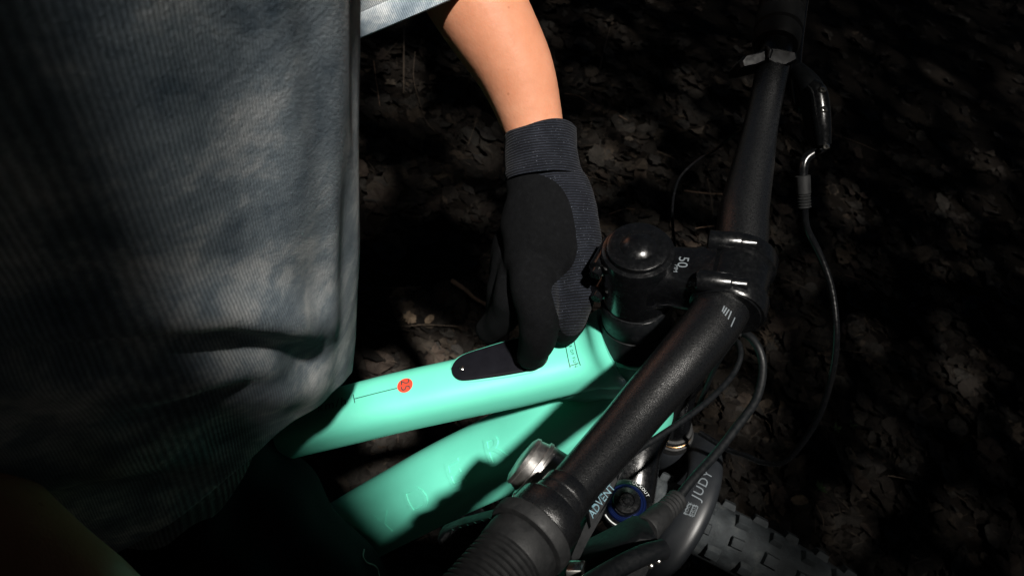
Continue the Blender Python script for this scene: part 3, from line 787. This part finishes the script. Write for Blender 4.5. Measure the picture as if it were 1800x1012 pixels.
lathe('blue_ring', do_, DA, [(-.0039, .0150), (-.0022, .0152), (-.0012, .0144), (-.0012, .0130), (-.002, .0127)], M['blue'], dial, 48)
lathe('dial_knob', do_, DA, [(-.003, .0112), (.003, .0108), (.005, .0098), (.0055, .0060), (.0042, .0052), (.0042, .0032), (.0056, .0028), (.0058, .0003)], M['blk'], dial, 40)
fx, fy, fz = frame(DA, RC @ V((1, 0, 0)))
def arc_text(s, rad, a0, da, size, m):
    gs = []
    for i, ch in enumerate(s):
        v, f = text_geo(ch, size); a = a0 - da*i
        e = fx*cos(a) + fy*sin(a); tdir = fx*sin(a) - fy*cos(a)
        gs.append(([do_ + DA*(-.0041 + .0004) + e*rad + tdir*q.x + e*q.y for q in v], f))
    vv, ff = join_geo(*gs); obj('lettering', vv, ff, M[m], dial, smooth=False)
arc_text('LOCKOUT', .0178, 1.28, .155, .0034, 'white')
# white index arc
av = []
for i in range(12):
    a = radians(205) + radians(50)*i/11; e = fx*cos(a) + fy*sin(a); av += [do_ + DA*-.0037 + e*.0175, do_ + DA*-.0037 + e*.0184]
obj('index_mark', av, [(2*i, 2*i+1, 2*i+3, 2*i+2) for i in range(11)], M['white'], dial, smooth=False)
# arch
ar = [Tt - AX*.395 + FWD*.024 - LEFT*.066, Tt - AX*.362 + FWD*.050 - LEFT*.062, Tt - AX*.343 + FWD*.062 - LEFT*.036, Tt - AX*.336 + FWD*.066, Tt - AX*.343 + FWD*.062 + LEFT*.036, Tt - AX*.362 + FWD*.050 + LEFT*.062, Tt - AX*.395 + FWD*.024 + LEFT*.066]
arP = spl(ar, 40)
av = []; nA = 28
for i, p in enumerate(arP):
    t = (arP[min(i+1, 39)] - arP[max(i-1, 0)]).normalized(); nn = (CAM - p); nn = (AX*.75 - FWD*.25 + nn.normalized()*.6); nn = (nn - t*nn.dot(t)).normalized(); l_ = t.cross(nn)
    for j in range(nA):
        th = 2*pi*j/nA; av.append(p + l_*.0165*sgn(cos(th), .75) + nn*.010*sgn(sin(th), .8))
arch = obj('fork_arch', av, ring_faces(40, nA), M['fork'], bike); arch['label'] = 'grey fork arch with printed lettering over the tyre'
aB = bvh((av, ring_faces(40, nA)))
adir = px(1262, 800, .68) - px(1215, 915, .66)
decal('lettering', tx('JUDY', .0125, spacing=1.15, shear=.1), aB, 1235, 852, adir, M['grey_print'], arch, .0006)
lg = []
for (u, v_) in ((0, 1), (1, 1)):
    pass
decal('lettering', tx('ROCK', .0046), aB, 1209, 893, RC @ V((.28, .96, 0)), M['grey_print'], arch, .0006)
decal('lettering', tx('SHOX', .0046), aB, 1219, 897, RC @ V((.28, .96, 0)), M['grey_print'], arch, .0006)
for a, b in (((1203, 902), (1211, 885)), ((1211, 885), (1227, 890)), ((1227, 890), (1220, 907)), ((1220, 907), (1203, 902)), ((1212, 904), (1219, 887))):
    try: dline(a, b, .0007, arch, 'grey_print', aB)
    except Exception: pass

# --- wheels
def wheel(name, C_, f_, a_, l_, label, knobs=True):
    RW = .352; rt = .029
    vs = []; nU, nV = 120, 24
    for i in range(nU):
        th = 2*pi*i/nU; e = f_*cos(th) + a_*sin(th)
        for j in range(nV):
            ph = 2*pi*j/nV; vs.append(C_ + e*(RW - .012 + rt*1.05*cos(ph)) + l_*rt*sin(ph))
    fs = [(i*nV + j, ((i+1) % nU)*nV + j, ((i+1) % nU)*nV + (j+1) % nV, i*nV + (j+1) % nV) for i in range(nU) for j in range(nV)]
    wh = obj(name, vs, fs, M['tyre'], bike); wh['label'] = label
    # rim and hub
    rv = []; prof = [(.309, -.014), (.322, -.014), (.322, .014), (.309, .014), (.300, .006), (.300, -.006)]
    for i in range(nU):
        th = 2*pi*i/nU; e = f_*cos(th) + a_*sin(th)
        for r, o in prof: rv.append(C_ + e*r + l_*o)
    obj('rim', rv, [(i*6 + j, ((i+1) % nU)*6 + j, ((i+1) % nU)*6 + (j+1) % 6, i*6 + (j+1) % 6) for i in range(nU) for j in range(6)], M['matblk'], wh)
    lathe('hub', C_ - l_*.05, l_, [(0, .012), (.004, .027), (.008, .027), (.012, .014), (.088, .014), (.092, .027), (.096, .027), (.1, .012)], M['matblk'], wh, 24)
    gs = []
    for k in range(28):
        a = 2*pi*k/28; e0 = f_*cos(a + (.5 if k % 4 < 2 else -.5)) + a_*sin(a + (.5 if k % 4 < 2 else -.5)); e1 = f_*cos(a) + a_*sin(a); s = 1 if k % 2 else -1
        gs.append(tube_geo([C_ + e0*.026 + l_*.038*s, C_ + e1*.302], .001, 5))
    sp = obj('spokes', *join_geo(*gs), M['matblk'], wh); sp['kind'] = 'stuff'
    if knobs:
        kv, kf = rbox_geo(V((0, 0, 0)), V((1, 0, 0)), V((0, 1, 0)), V((0, 0, 1)), .0072, .0058, .0038, .0011)
        for q in kv:
            if q.z > 0: q.x *= .84; q.y *= .84
        km = bpy.data.meshes.new('tread_knob'); km.from_pydata([tuple(q) for q in kv], [], kf); km.materials.append(M['tyre'])
        rows = 70; rk = random.Random(3); rest = []
        for i in range(rows):
            th0 = 2*pi*i/rows
            for ph, dth in ((-.98, 0), (-.36, .5), (.36, .5), (.98, 0)):
                th = th0 + dth*2*pi/rows; e = f_*cos(th) + a_*sin(th); tg_ = -f_*sin(th) + a_*cos(th)
                nn = (e*cos(ph) + l_*sin(ph)).normalized(); p = C_ + e*(RW - .012 + (rt*1.05 + .002)*cos(ph)) + l_*(rt + .002)*sin(ph)
                X = tg_; Y = nn.cross(X)
                if abs(ph) < .5 and i % 2: X, Y = (X*.9 + Y*.1).normalized(), Y
                Mx = Matrix((X, Y, nn)).transposed().to_4x4(); Mx.translation = p
                o = bpy.data.objects.new('tread_knob', km); o.matrix_basis = Mx @ Matrix.Diagonal((rk.uniform(.9, 1.1), rk.uniform(.9, 1.1), rk.uniform(.85, 1.05), 1)); link(o, wh)
    return wh
wheel('front_wheel', Tt - AX*.735 + FWD*.045, FWD, AX, LEFT, 'knobbly dark grey front tyre turned to the right')
wheel('rear_wheel', V((-.93, 0, .372)), V((1, 0, 0)), V((0, 0, 1)), V((0, 1, 0)), 'rear wheel behind the rider', False)
# rest of the frame, behind the rider
tend, dend = tP[-1], dP[-1]
bb = V((-.36, 0, .33))
obj('seat_tube', *loft_se([bb, (bb + V((-.50, 0, .78)))/2, V((-.52, 0, .80))], None, YL, [(.03, .03), (.02, .02), (.018, .018)], 2.4, 24), M['mint'], bike)
obj('motor', *loft_se([bb + V((.09, 0, .03)), bb + V((.03, 0, .0)), bb + V((-.06, 0, 0))], None, YL, [(.035, .04), (.05, .07), (.04, .05)], 3, 28), M['matblk'], bike)
obj('down_tube_end', *loft_se([dend, (dend + bb)/2 + V((.02, 0, 0)), bb], None, YL, [(.032, .035)]*3, 2.5, 28), M['mint'], bike)
obj('top_tube_end', *loft_se([tend, (tend + V((-.49, 0, .72)))/2, V((-.49, 0, .72))], None, YL, [(.0205, .0205)]*3, 2.5, 28), M['mint'], bike)
for s in (-1, 1):
    tube('chainstay', spl([bb + V((-.03, .03*s, 0)), V((-.6, .055*s, .34)), V((-.93, .07*s, .372))], 12), .011, M['mint'], bike)
    tube('seatstay', spl([V((-.50, .012*s, .72)), V((-.7, .045*s, .55)), V((-.93, .07*s, .372))], 12), .009, M['mint'], bike)
    tube('crank', [bb + V((0, .075*s, 0)), bb + V((.10*s, .085*s, -.13*s))], [.013, .009], M['matblk'], bike, 14)
    rbox('pedal', bb + V((.10*s, .14*s, -.13*s)), V((1, 0, 0)), V((0, 1, 0)), V((0, 0, 1)), (.05, .05, .01), M['matblk'], bike, .003)
tube('seatpost', [V((-.515, 0, .78)), V((-.56, 0, .88))], .0155, M['matblk'], bike)
obj('saddle', *loft_se(spl([V((-.44, 0, .885)), V((-.52, 0, .895)), V((-.62, 0, .895)), V((-.70, 0, .905))], 16), None, YL, [(.018 + .055*sstep(.3, 1, i/15), .016) for i in range(16)], 2.3, 24), M['matblk'], bike)

# ------------------------------------------------------------------ person
person = thing('person', 'person in washed grey blue shirt, black gloved hand pressing the green top tube', 'person', (-.3, .02, 0))
VD = RC @ V((0, 0, -1))          # viewing direction, used only as a handy axis across the palm
# --- torso surface: upright oval sections, turned a little to the left
PHI = radians(24)
FR = V((cos(PHI), sin(PHI), 0)); RT = V((sin(PHI), -cos(PHI), 0))
A_T = [(.74, .118), (.85, .126), (.95, .124), (1.05, .118), (1.25, .112), (1.36, .10), (1.43, .06)]
B_T = [(.74, .165), (.85, .168), (.95, .163), (1.05, .160), (1.25, .152), (1.36, .15), (1.43, .09)]
XR = [(-900, 690), (-300, 642), (0, 630), (200, 629), (400, 628), (500, 627), (560, 625), (620, 617), (660, 611), (700, 603), (780, 585), (900, 560)]
def ring_pt(c, z, th, ex=3.0):
    a, b = interp(A_T, z), interp(B_T, z)
    return V((c[0], c[1], z)) + FR*a*sgn(cos(th), 2/ex) + RT*b*sgn(sin(th), 2/ex)
def CY(z): return .06 - .16*max(0, z - .86)
def solve_c(z):
    lo, hi = -.9, .3
    for _ in range(26):
        m = (lo + hi)/2; worst = -1e9
        for k in range(48):
            x, y, d = pix(ring_pt((m, CY(z)), z, 2*pi*k/48))
            if d > .04: worst = max(worst, x - interp(XR, y))
        if worst > 0: hi = m
        else: lo = m
    return lo
CT = [(z/100, solve_c(z/100)) for z in range(74, 145, 3)]
# smooth the centre line
CT = [(CT[i][0], sum(CT[k][1] for k in range(max(0, i-1), min(len(CT), i+2)))/(min(len(CT), i+2) - max(0, i-1))) for i in range(len(CT))]
HEM = [(-400, 1300), (200, 975), (265, 938), (330, 898), (440, 820), (500, 768), (560, 712), (585, 690), (605, 664), (618, 640), (900, 600)]
HEM2 = [(-400, 1400), (200, 1040), (262, 1003), (300, 975), (350, 930), (400, 880), (430, 848), (446, 812), (470, 765), (500, 735), (560, 660), (615, 600), (900, 540)]
FOLD = [(-300, 640), (0, 612), (120, 602), (250, 592), (380, 588), (470, 600), (545, 622), (590, 612), (640, 590)]
FOLD2 = [(200, 745), (300, 712), (350, 685), (420, 662), (520, 650), (600, 640)]
FOLD3 = [(-200, 900), (60, 878), (180, 868), (300, 850), (420, 838)]
def g_(s, c, w_): return exp(-((s - c)/w_)**2)
def folds(x, y, z, th):
    d = 0
    s = y - interp(FOLD, x); A = .0075*sstep(620, 500, x)
    d += A*(1.0*g_(s, -52, 44) - 1.0*g_(s, 4, 30) + .6*g_(s, 58, 44))
    s = y - interp(FOLD2, x); A = .0040*sstep(600, 500, x)*sstep(150, 320, x)
    d += A*(.8*g_(s, -34, 34) - .8*g_(s, 3, 24) + .5*g_(s, 40, 34))
    s = y - interp(FOLD3, x); A = .0060*sstep(420, 280, x)
    d += A*(.8*g_(s, -40, 36) - .8*g_(s, 2, 26) + .4*g_(s, 44, 36))
    d += .0045*noise.noise(V((th*2.2, z*6, 1))) + .0025*noise.noise(V((th*7, z*9, 4)))
    d += .0022*sin(th*9 + z*7)*sstep(1.0, .85, z)
    return d
def torso_pt(z, th, inset=0, fold=True):
    c = (interp(CT, z), CY(z)); p = ring_pt(c, z, th)
    r = (p - V((c[0], c[1], z))).normalized(); p = p - r*inset
    if fold:
        x, y, d = pix(p)
        if d > .05: p = p + r*folds(x, y, z, th)
    return p
def hem_z(th, table, lo=.70, hi=.98, inset=0, dflt=.87):
    f = lambda z: (lambda q: q[1] - interp(table, q[0]))(pix(torso_pt(z, th, inset, False)))
    p = torso_pt(.85, th, inset, False); c = V((interp(CT, .85), CY(.85), .85))
    if (p - c).dot(CAM - p) < -.004: return dflt
    if f(lo) < 0: return lo
    if f(hi) > 0: return hi
    for _ in range(30):
        m = (lo + hi)/2
        if f(m) > 0: lo = m
        else: hi = m
    return lo
def shirt_geo(table, inset, ztop, nz, nth, lo):
    hz = [hem_z(2*pi*k/nth, table, lo, .98, inset) for k in range(nth)]
    for _ in range(3): hz = [(hz[k-1] + 2*hz[k] + hz[(k+1) % nth])/4 for k in range(nth)]
    vs = []; rib = []
    rows = [('in', .020), ('in', .008), ('in', .0)] + [i/nz for i in range(nz+1)]
    for r in rows:
        for k in range(nth):
            th = 2*pi*k/nth
            if isinstance(r, tuple): p = torso_pt(hz[k] + r[1]*1.0, th, inset + .0035 + (.0 if r[1] else -.001))
            else:
                z = hz[k] + (ztop - hz[k])*r**1.15; p = torso_pt(z, th, inset)
                if r == 0: p = torso_pt(z + .0006, th, inset + .0006)
            vs.append(p); rib.append(th*.150)
    return vs, ring_faces(len(rows), nth, cap=False), rib
v, f, rib = shirt_geo(HEM, 0, 1.43, 150, 260, .70)
shirt = obj('shirt', v, f, M['shirt'], person, attrs={'rib': rib}); shirt['label'] = 'faded grey blue ribbed shirt with soft folds'
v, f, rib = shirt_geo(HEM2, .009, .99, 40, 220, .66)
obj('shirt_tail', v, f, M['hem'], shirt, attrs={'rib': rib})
# --- sleeve over the left elbow
e0 = px(736, 22, .462); adir_ = (RC @ V((.36, -.84, -.40))).normalized()
mj = (RC @ V((.90, .42, 0))); mj = (mj - adir_*mj.dot(adir_)).normalized(); mn = adir_.cross(mj)
vs = []; rib = []; ns = 90
prof = [(.020, .93), (.002, .95), (-.0002, .975), (.0005, 1.0), (.006, 1.012), (.0125, 1.005), (.0135, .985), (.0145, 1.0), (.03, 1.02), (.06, 1.05), (.10, 1.1), (.16, 1.2), (.22, 1.3)]
for h, s in prof:
    for k in range(ns):
        th = 2*pi*k/ns
        w_ = 1 + (.035*sin(3*th + h*30) + .02*sin(7*th + 1 + h*50))*min(1, .5 + h*8)
        p = e0 - adir_*h + (mj*.0475*cos(th) + mn*.042*sin(th))*s*w_ + (V((-.15, -.35, .3))*max(0, h - .05)**1.5)
        vs.append(p); rib.append(th*.045)
obj('sleeve', vs, ring_faces(len(prof), ns, cap=False), M['shirt'], shirt, attrs={'rib': rib})

# --- body
el = px(715, -330, .45); sh = V((-.24, .19, 1.36))
armL = capsule([px(946, 262, .479), px(938, 225, .479), px(905, 122, .472), px(836, 0, .462), px(765, -150, .453), el], [.0205, .0212, .0268, .0322, .036, .037], 28, seg=26)
uparm = capsule([el, (el + sh)/2, sh], [.038, .043, .05], 24)
cz = lambda z: V((interp(CT, z), CY(z), z))
tor = capsule([cz(.86), cz(1.0), cz(1.2), cz(1.36)], [.085, .088, .090, .08], 28)
HB = V((cz(1.40).x - .10, -.06, 0)) - V((-.13, .02, 0))
neck = capsule([cz(1.38), V((-.15, .02, 1.50)) + HB, V((-.14, .02, 1.56)) + HB], [.06, .055, .055], 20)
head = capsule([V((-.13, .02, 1.57)) + HB, V((-.13, .02, 1.64)) + HB, V((-.14, .02, 1.69)) + HB], [.066, .080, .074], 28)
nose = capsule([V((-.05, .03, 1.63)) + HB, V((-.03, .032, 1.605)) + HB], [.008, .012], 12)
ears = [capsule([V((-.14, .02 + .08*s, 1.64)) + HB, V((-.14, .02 + .082*s, 1.61)) + HB], [.014, .01], 10) for s in (-1, 1)]
shR = V((-.33, -.17, 1.36)); elR = px(-260, 800, .27); hnR = px(420, 1430, .36)
armR = [capsule([shR, (shR + elR)/2 + V((-.04, -.02, 0)), elR], [.05, .043, .038], 20), capsule([elR, px(-22, 1046, .262), px(148, 1176, .27), hnR], [.037, .037, .034, .026], 24)]
hip = cz(.80)
kneeR = px(640, 1250, .68); kneeL = V((-.42, .22, .45))
legs = [capsule([hip + V((0, -.08, 0)), kneeR + V((-.05, .0, .0)), V((-.22, -.2, .08))], [.07, .045, .035], 18), capsule([hip + V((-.05, .08, 0)), kneeL, V((-.45, .23, .08))], [.07, .045, .035], 18)]
handR = [capsule([hnR, hnR + (hnR - px(162, 1150, .27)).normalized()*.09], [.026, .028], 16, flat=(VD, .6))]
hd = (hnR - px(162, 1150, .27)).normalized(); hs = hd.cross(VD).normalized()
for k, (o, L) in enumerate(((-.027, .060), (-.009, .072), (.009, .076), (.027, .068))):
    a = hnR + hd*.085 + hs*o; handR.append(capsule([a, a + hd*L*.5 + VD*.008, a + hd*L + VD*.03], [.009, .0085, .007], 10))
a = hnR + hd*.02 + hs*.028; handR.append(capsule([a, a + hd*.03 + hs*.024, a + hd*.06 + hs*.03], [.011, .010, .008], 10))
body = obj('body', *remesh_union([armL, uparm, tor, neck, head, nose] + ears + armR + legs + handR, .0042, 10), M['skin'], person)
body['label'] = 'bare forearm leading down from the sleeve to the glove'
hair = remesh_union([capsule([V((-.16, .02, 1.60)) + HB, V((-.155, .02, 1.66)) + HB, V((-.15, .02, 1.705)) + HB], [.075, .088, .076], 24)], .008, 4)
obj('hair', *hair, M['hair'], person)
# --- trousers and shoes
tr = [capsule([cz(.90), cz(.82)], [.098, .098], 28),
      capsule([hip + V((-.01, -.07, .02)), px(452, 1008, .55), px(546, 1120, .60), kneeR, V((-.16, -.19, .25)), V((-.22, -.20, .10))], [.088, .080, .080, .072, .06, .058], 28, seg=30),
      capsule([hip + V((-.06, .08, .02)), (hip + kneeL)/2 + V((-.04, .05, 0)), kneeL, V((-.46, .23, .10))], [.095, .088, .072, .058], 24, seg=24)]
tv, tf = remesh_union(tr, .006, 8)
tbm = BVHTree.FromPolygons([tuple(q) for q in tv], tf)
out = []
for q in tv:
    n_ = V(noise.noise_vector(q*9))*.006
    x, y, d = pix(q)
    cre = .004*sin((x*.8 - y*.55)*.045 + 3*noise.noise(q*6)) + .003*sin((x*.55 + y*.3)*.07 + 4*noise.noise(q*5))
    h = tbm.find_nearest(q); out.append(q + n_*.6 + h[1]*cre)
trs = obj('trousers', out, tf, M['trouser'], person); trs['label'] = 'dark creased trousers on the near leg'
trB = bvh((out, tf))
cp = []
for (x, y) in ((640, 965), (638, 978), (645, 988), (656, 992), (664, 1000), (667, 1014)):
    hp_ = trB.ray_cast(CAM, ray(x, y).normalized()); cp.append((hp_[0] - ray(x, y).normalized()*.0012) if hp_[0] else px(x, y, .6))
tube('drawcord', spl(cp, 20), .0007, M['thread'], trs, 8)
for s, a in ((-1, V((-.22, -.20, 0))), (1, V((-.46, .23, 0)))):
    obj('shoe', *remesh_union([capsule([a + V((-.06, 0, .045)), a + V((.04, 0, .045)), a + V((.16, 0, .035))], [.044, .043, .034], 18), capsule([a + V((-.02, 0, .05)), a + V((-.01, 0, .11))], [.045, .045], 16)], .008, 4), M['shoe'], person)

# --- glove
gl = [capsule([px(950, 272, .478), px(955, 310, .475), px(965, 350, .471), px(965, 405, .469), px(957, 458, .470)], [.0235, .0255, .0300, .0322, .0275], 30, flat=(VD, .66), seg=20),
      capsule([px(932, 462, .466), px(938, 500, .456), px(945, 545, .455), px(943, 590, .468), px(936, 622, .4845)], [.0150, .0145, .0136, .0125, .0105], 22, seg=22),      # index
      capsule([px(1012, 395, .468), px(1019, 450, .462), px(1012, 510, .462), px(1003, 552, .473), px(994, 578, .487)], [.0155, .0135, .0142, .0128, .0105], 22, seg=20),   # thumb
      capsule([px(912, 462, .478), px(897, 520, .476), px(884, 558, .494), px(858, 580, .512)], [.0130, .0115, .0108, .0092], 18),       # middle
      capsule([px(898, 448, .486), px(886, 510, .492), px(878, 548, .512), px(868, 570, .532)], [.0125, .0110, .0102, .0088], 18),       # ring
      capsule([px(893, 425, .490), px(885, 480, .505), px(880, 515, .522), px(876, 535, .538)], [.0115, .0098, .0090, .0078], 18)]       # little
gv, gf = remesh_union(gl, .0019, 7)
GA = (px(962, 420, .47) - px(946, 240, .479)).normalized()
g0 = px(946, 240, .479)
nz_ = lambda q: .0009*noise.noise(q*90)
gv2 = [q + (V(noise.noise_vector(q*70))*.0012) + V(noise.noise_vector(q*25))*.0015 for q in gv]
glove = obj('glove', gv2, gf, M['glove'], person, attrs={'rib': [(q - g0).dot(GA) for q in gv2]}); glove['label'] = 'black knitted work glove with smooth coated palm and fingers'
COAT = [(860, 322), (905, 309), (935, 305), (962, 311), (986, 328), (1001, 355), (1010, 395), (1016, 435), (1008, 468), (985, 490), (966, 503), (972, 530), (985, 575), (984, 700), (760, 700), (760, 540), (850, 420)]
def inside(x, y, poly):
    r = False; j = len(poly) - 1
    for i in range(len(poly)):
        (xi, yi), (xj, yj) = poly[i], poly[j]
        if (yi > y) != (yj > y) and x < (xj - xi)*(y - yi)/(yj - yi) + xi: r = not r
        j = i
    return r
me = glove.data; go = V((-.3, .02, 0)); keep = []; nrm = [n_.vector.copy() for n_ in me.vertex_normals]
for p in me.polygons:
    c = p.center + go; x, y, d = pix(c)
    tip = y > 482 and x < 985 or (d > .480 and x > 965 and y > 558)
    if (inside(x, y, COAT) and (tip or p.normal.dot(CAM - c) > -.005)) or (x >= 960 and y > 548 and d > .470): keep.append(tuple(p.vertices))
used = sorted({i for q in keep for i in q}); ix = {a: b for b, a in enumerate(used)}
adj = {}
ecount = {}
for q in keep:
    for a, b in zip(q, q[1:] + q[:1]): ecount[frozenset((a, b))] = ecount.get(frozenset((a, b)), 0) + 1
for e_, c_ in ecount.items():
    if c_ == 1:
        a, b = tuple(e_); adj.setdefault(a, []).append(b); adj.setdefault(b, []).append(a)
cpos = {i: me.vertices[i].co.copy() for i in used}
gt_ = BVHTree.FromPolygons([tuple(v_.co) for v_ in me.vertices], [tuple(p.vertices) for p in me.polygons])
for _ in range(14):
    new = {i: cpos[i]*.5 + sum((cpos[k] for k in ks), V((0, 0, 0)))/len(ks)*.5 for i, ks in adj.items()}
    for i, q in new.items(): cpos[i] = gt_.find_nearest(q)[0]
pc = obj('palm_coating', [cpos[i] + go + nrm[i]*.0006 for i in used], [tuple(ix[i] for i in q) for q in keep], M['coat'], glove)
# cuff
c0 = px(949, 232, .4785); c1 = px(954, 306, .4755); cd_ = (c1 - c0).normalized(); L = (c1 - c0).length
cx_, cy_, cz_ = frame(cd_, VD); cvs = []; rib = []
cpf = [(.012, .0225), (.001, .0228), (-.0006, .0236), (.0004, .0246), (.006, .0249), (.014, .0250), (.020, .0251), (.026, .0254), (L, .0266), (L + .004, .0258)]
for h, r in cpf:
    for k in range(64):
        th = 2*pi*k/64; w_ = 1 + .02*sin(5*th + h*200) + .012*noise.noise(V((th*2, h*90, 0)))
        p = c0 + cd_*h + (cx_*cos(th)*.90 + cy_*sin(th))*r*w_ + cd_*.002*sin(th*2)*(1 if h < .004 else 0)
        cvs.append(p); rib.append((p - g0).dot(GA))
obj('cuff', cvs, ring_faces(len(cpf), 64, cap=False), M['glove'], glove, attrs={'rib': rib})

# ------------------------------------------------------------------ added tree overhead (unseen; crown shaped to place light and shade)
#@@TREE
SU = V((0, 0, 1)).cross(SUN).normalized(); SV = SUN.cross(SU)
TC = V((0, 0, HZ))
LIT = [(555, 690, .42), (585, 330, .425), (608, 60, .435), (620, -120, .44), (880, -150, .45), (1335, 240, .475), (1420, 250, .5), (1470, 590, .515), (1300, 900, .65), (1235, 940, .66), (900, 1010, .3), (760, 850, .60)]
def hull(pts):
    pts = sorted(pts); cr = lambda o, a, b: (a[0]-o[0])*(b[1]-o[1]) - (a[1]-o[1])*(b[0]-o[0])
    def half(ps):
        r = []
        for p in ps:
            while len(r) > 1 and cr(r[-2], r[-1], p) <= 0: r.pop()
            r.append(p)
        return r[:-1]
    return half(pts) + half(pts[::-1])
GAP = hull([((px(*q) - TC).dot(SU), (px(*q) - TC).dot(SV)) for q in LIT])     # opening cut in the added crown around the parts to be lit
GC = (px(930, 450, 1.65) - TC); GC = (GC.dot(SU), GC.dot(SV))
SH = px(150, 500, .27) - TC; SH = (SH.dot(SU), SH.dot(SV))
def gap_dist(x, y):
    if inside(x, y, GAP): return 0
    d = 9
    for (a, b), (c, e) in zip(GAP, GAP[1:] + GAP[:1]):
        t = max(0, min(1, ((x-a)*(c-a) + (y-b)*(e-b))/((c-a)**2 + (e-b)**2))); d = min(d, math.hypot(x - a - t*(c-a), y - b - t*(e-b)))
    return d
added_tree = thing('tree', 'added unseen tree with a crown shaped to shade the rider and forest floor', 'tree', (-1.7, -2.0, 0))
rt_ = random.Random(21); cv, cf = [], []
def transmit(u, v_):
    return .026 + GT*exp(-(((u - GC[0])/.6)**2 + ((v_ - GC[1])/.6)**2))
GT = .15
for k in range(70000):
    near = k >= 54000  # extra leaves packed in to darken the shirt's flank
    u, v_ = (rt_.gauss(SH[0], .26), rt_.gauss(SH[1], .26)) if near else (GC[0]*.9 + rt_.uniform(-3.8, 3.8), GC[1]*.9 + rt_.uniform(-3.8, 3.8))
    s = rt_.uniform(.05, .09)*(1 if near else 1.5)
    gd = gap_dist(u, v_) if abs(u) < .7 and abs(v_) < .7 else 9
    if gd < .012: continue
    if gd < .3: s = min(s, .09)
    if gd < .15: s = min(s, .022 + gd*.25)
    if (not near or math.hypot(u - SH[0], v_ - SH[1]) > .45) and rt_.random() > math.log(transmit(u, v_))/math.log(.026): continue
    p = TC + SU*u + SV*v_ + SUN*(1.75 + rt_.uniform(-.12, .3) + .25*sin(u*2)*cos(v_*2))
    X = (SU*rt_.uniform(-1, 1) + SV*rt_.uniform(-1, 1) + SUN*rt_.uniform(-.3, .3)).normalized(); Y = SUN.cross(X).normalized()*.62
    o = len(cv); cv += [p - X*s*.5, p + Y*s*.5 - X*s*.08, p + X*s*.55 - SUN*s*.15, p - Y*s*.5 - X*s*.08]; cf.append((o, o+1, o+2, o+3))
obj('crown', cv, cf, M['added_canopy'], added_tree, smooth=False)  # added leaf mass, there only for its shade
tube('added_trunk', spl([V((-1.7, -2.0, -.1)), V((-1.66, -1.95, 1.2)), V((-1.72, -1.9, 2.6)), V((-1.6, -1.8, 3.3))], 16), [.17 - .0065*i for i in range(16)], M['bark'], added_tree, 16)
for a, b in ((V((-1.7, -1.9, 2.2)), TC + SU*-.9 + SV*.9 + SUN*1.85), (V((-1.68, -1.85, 2.6)), TC + SU*1.5 + SV*-.9 + SUN*1.9), (V((-1.65, -1.83, 2.9)), TC + SU*2.6 + SV*.9 + SUN*2.0), (V((-1.66, -1.85, 2.7)), TC + SU*-.9 + SV*-.6 + SUN*1.85)):
    tube('added_branch', spl([a, a*.55 + b*.45 + V((0, 0, .12)), b], 12), [.06 - .0045*i for i in range(12)], M['bark'], added_tree, 10)
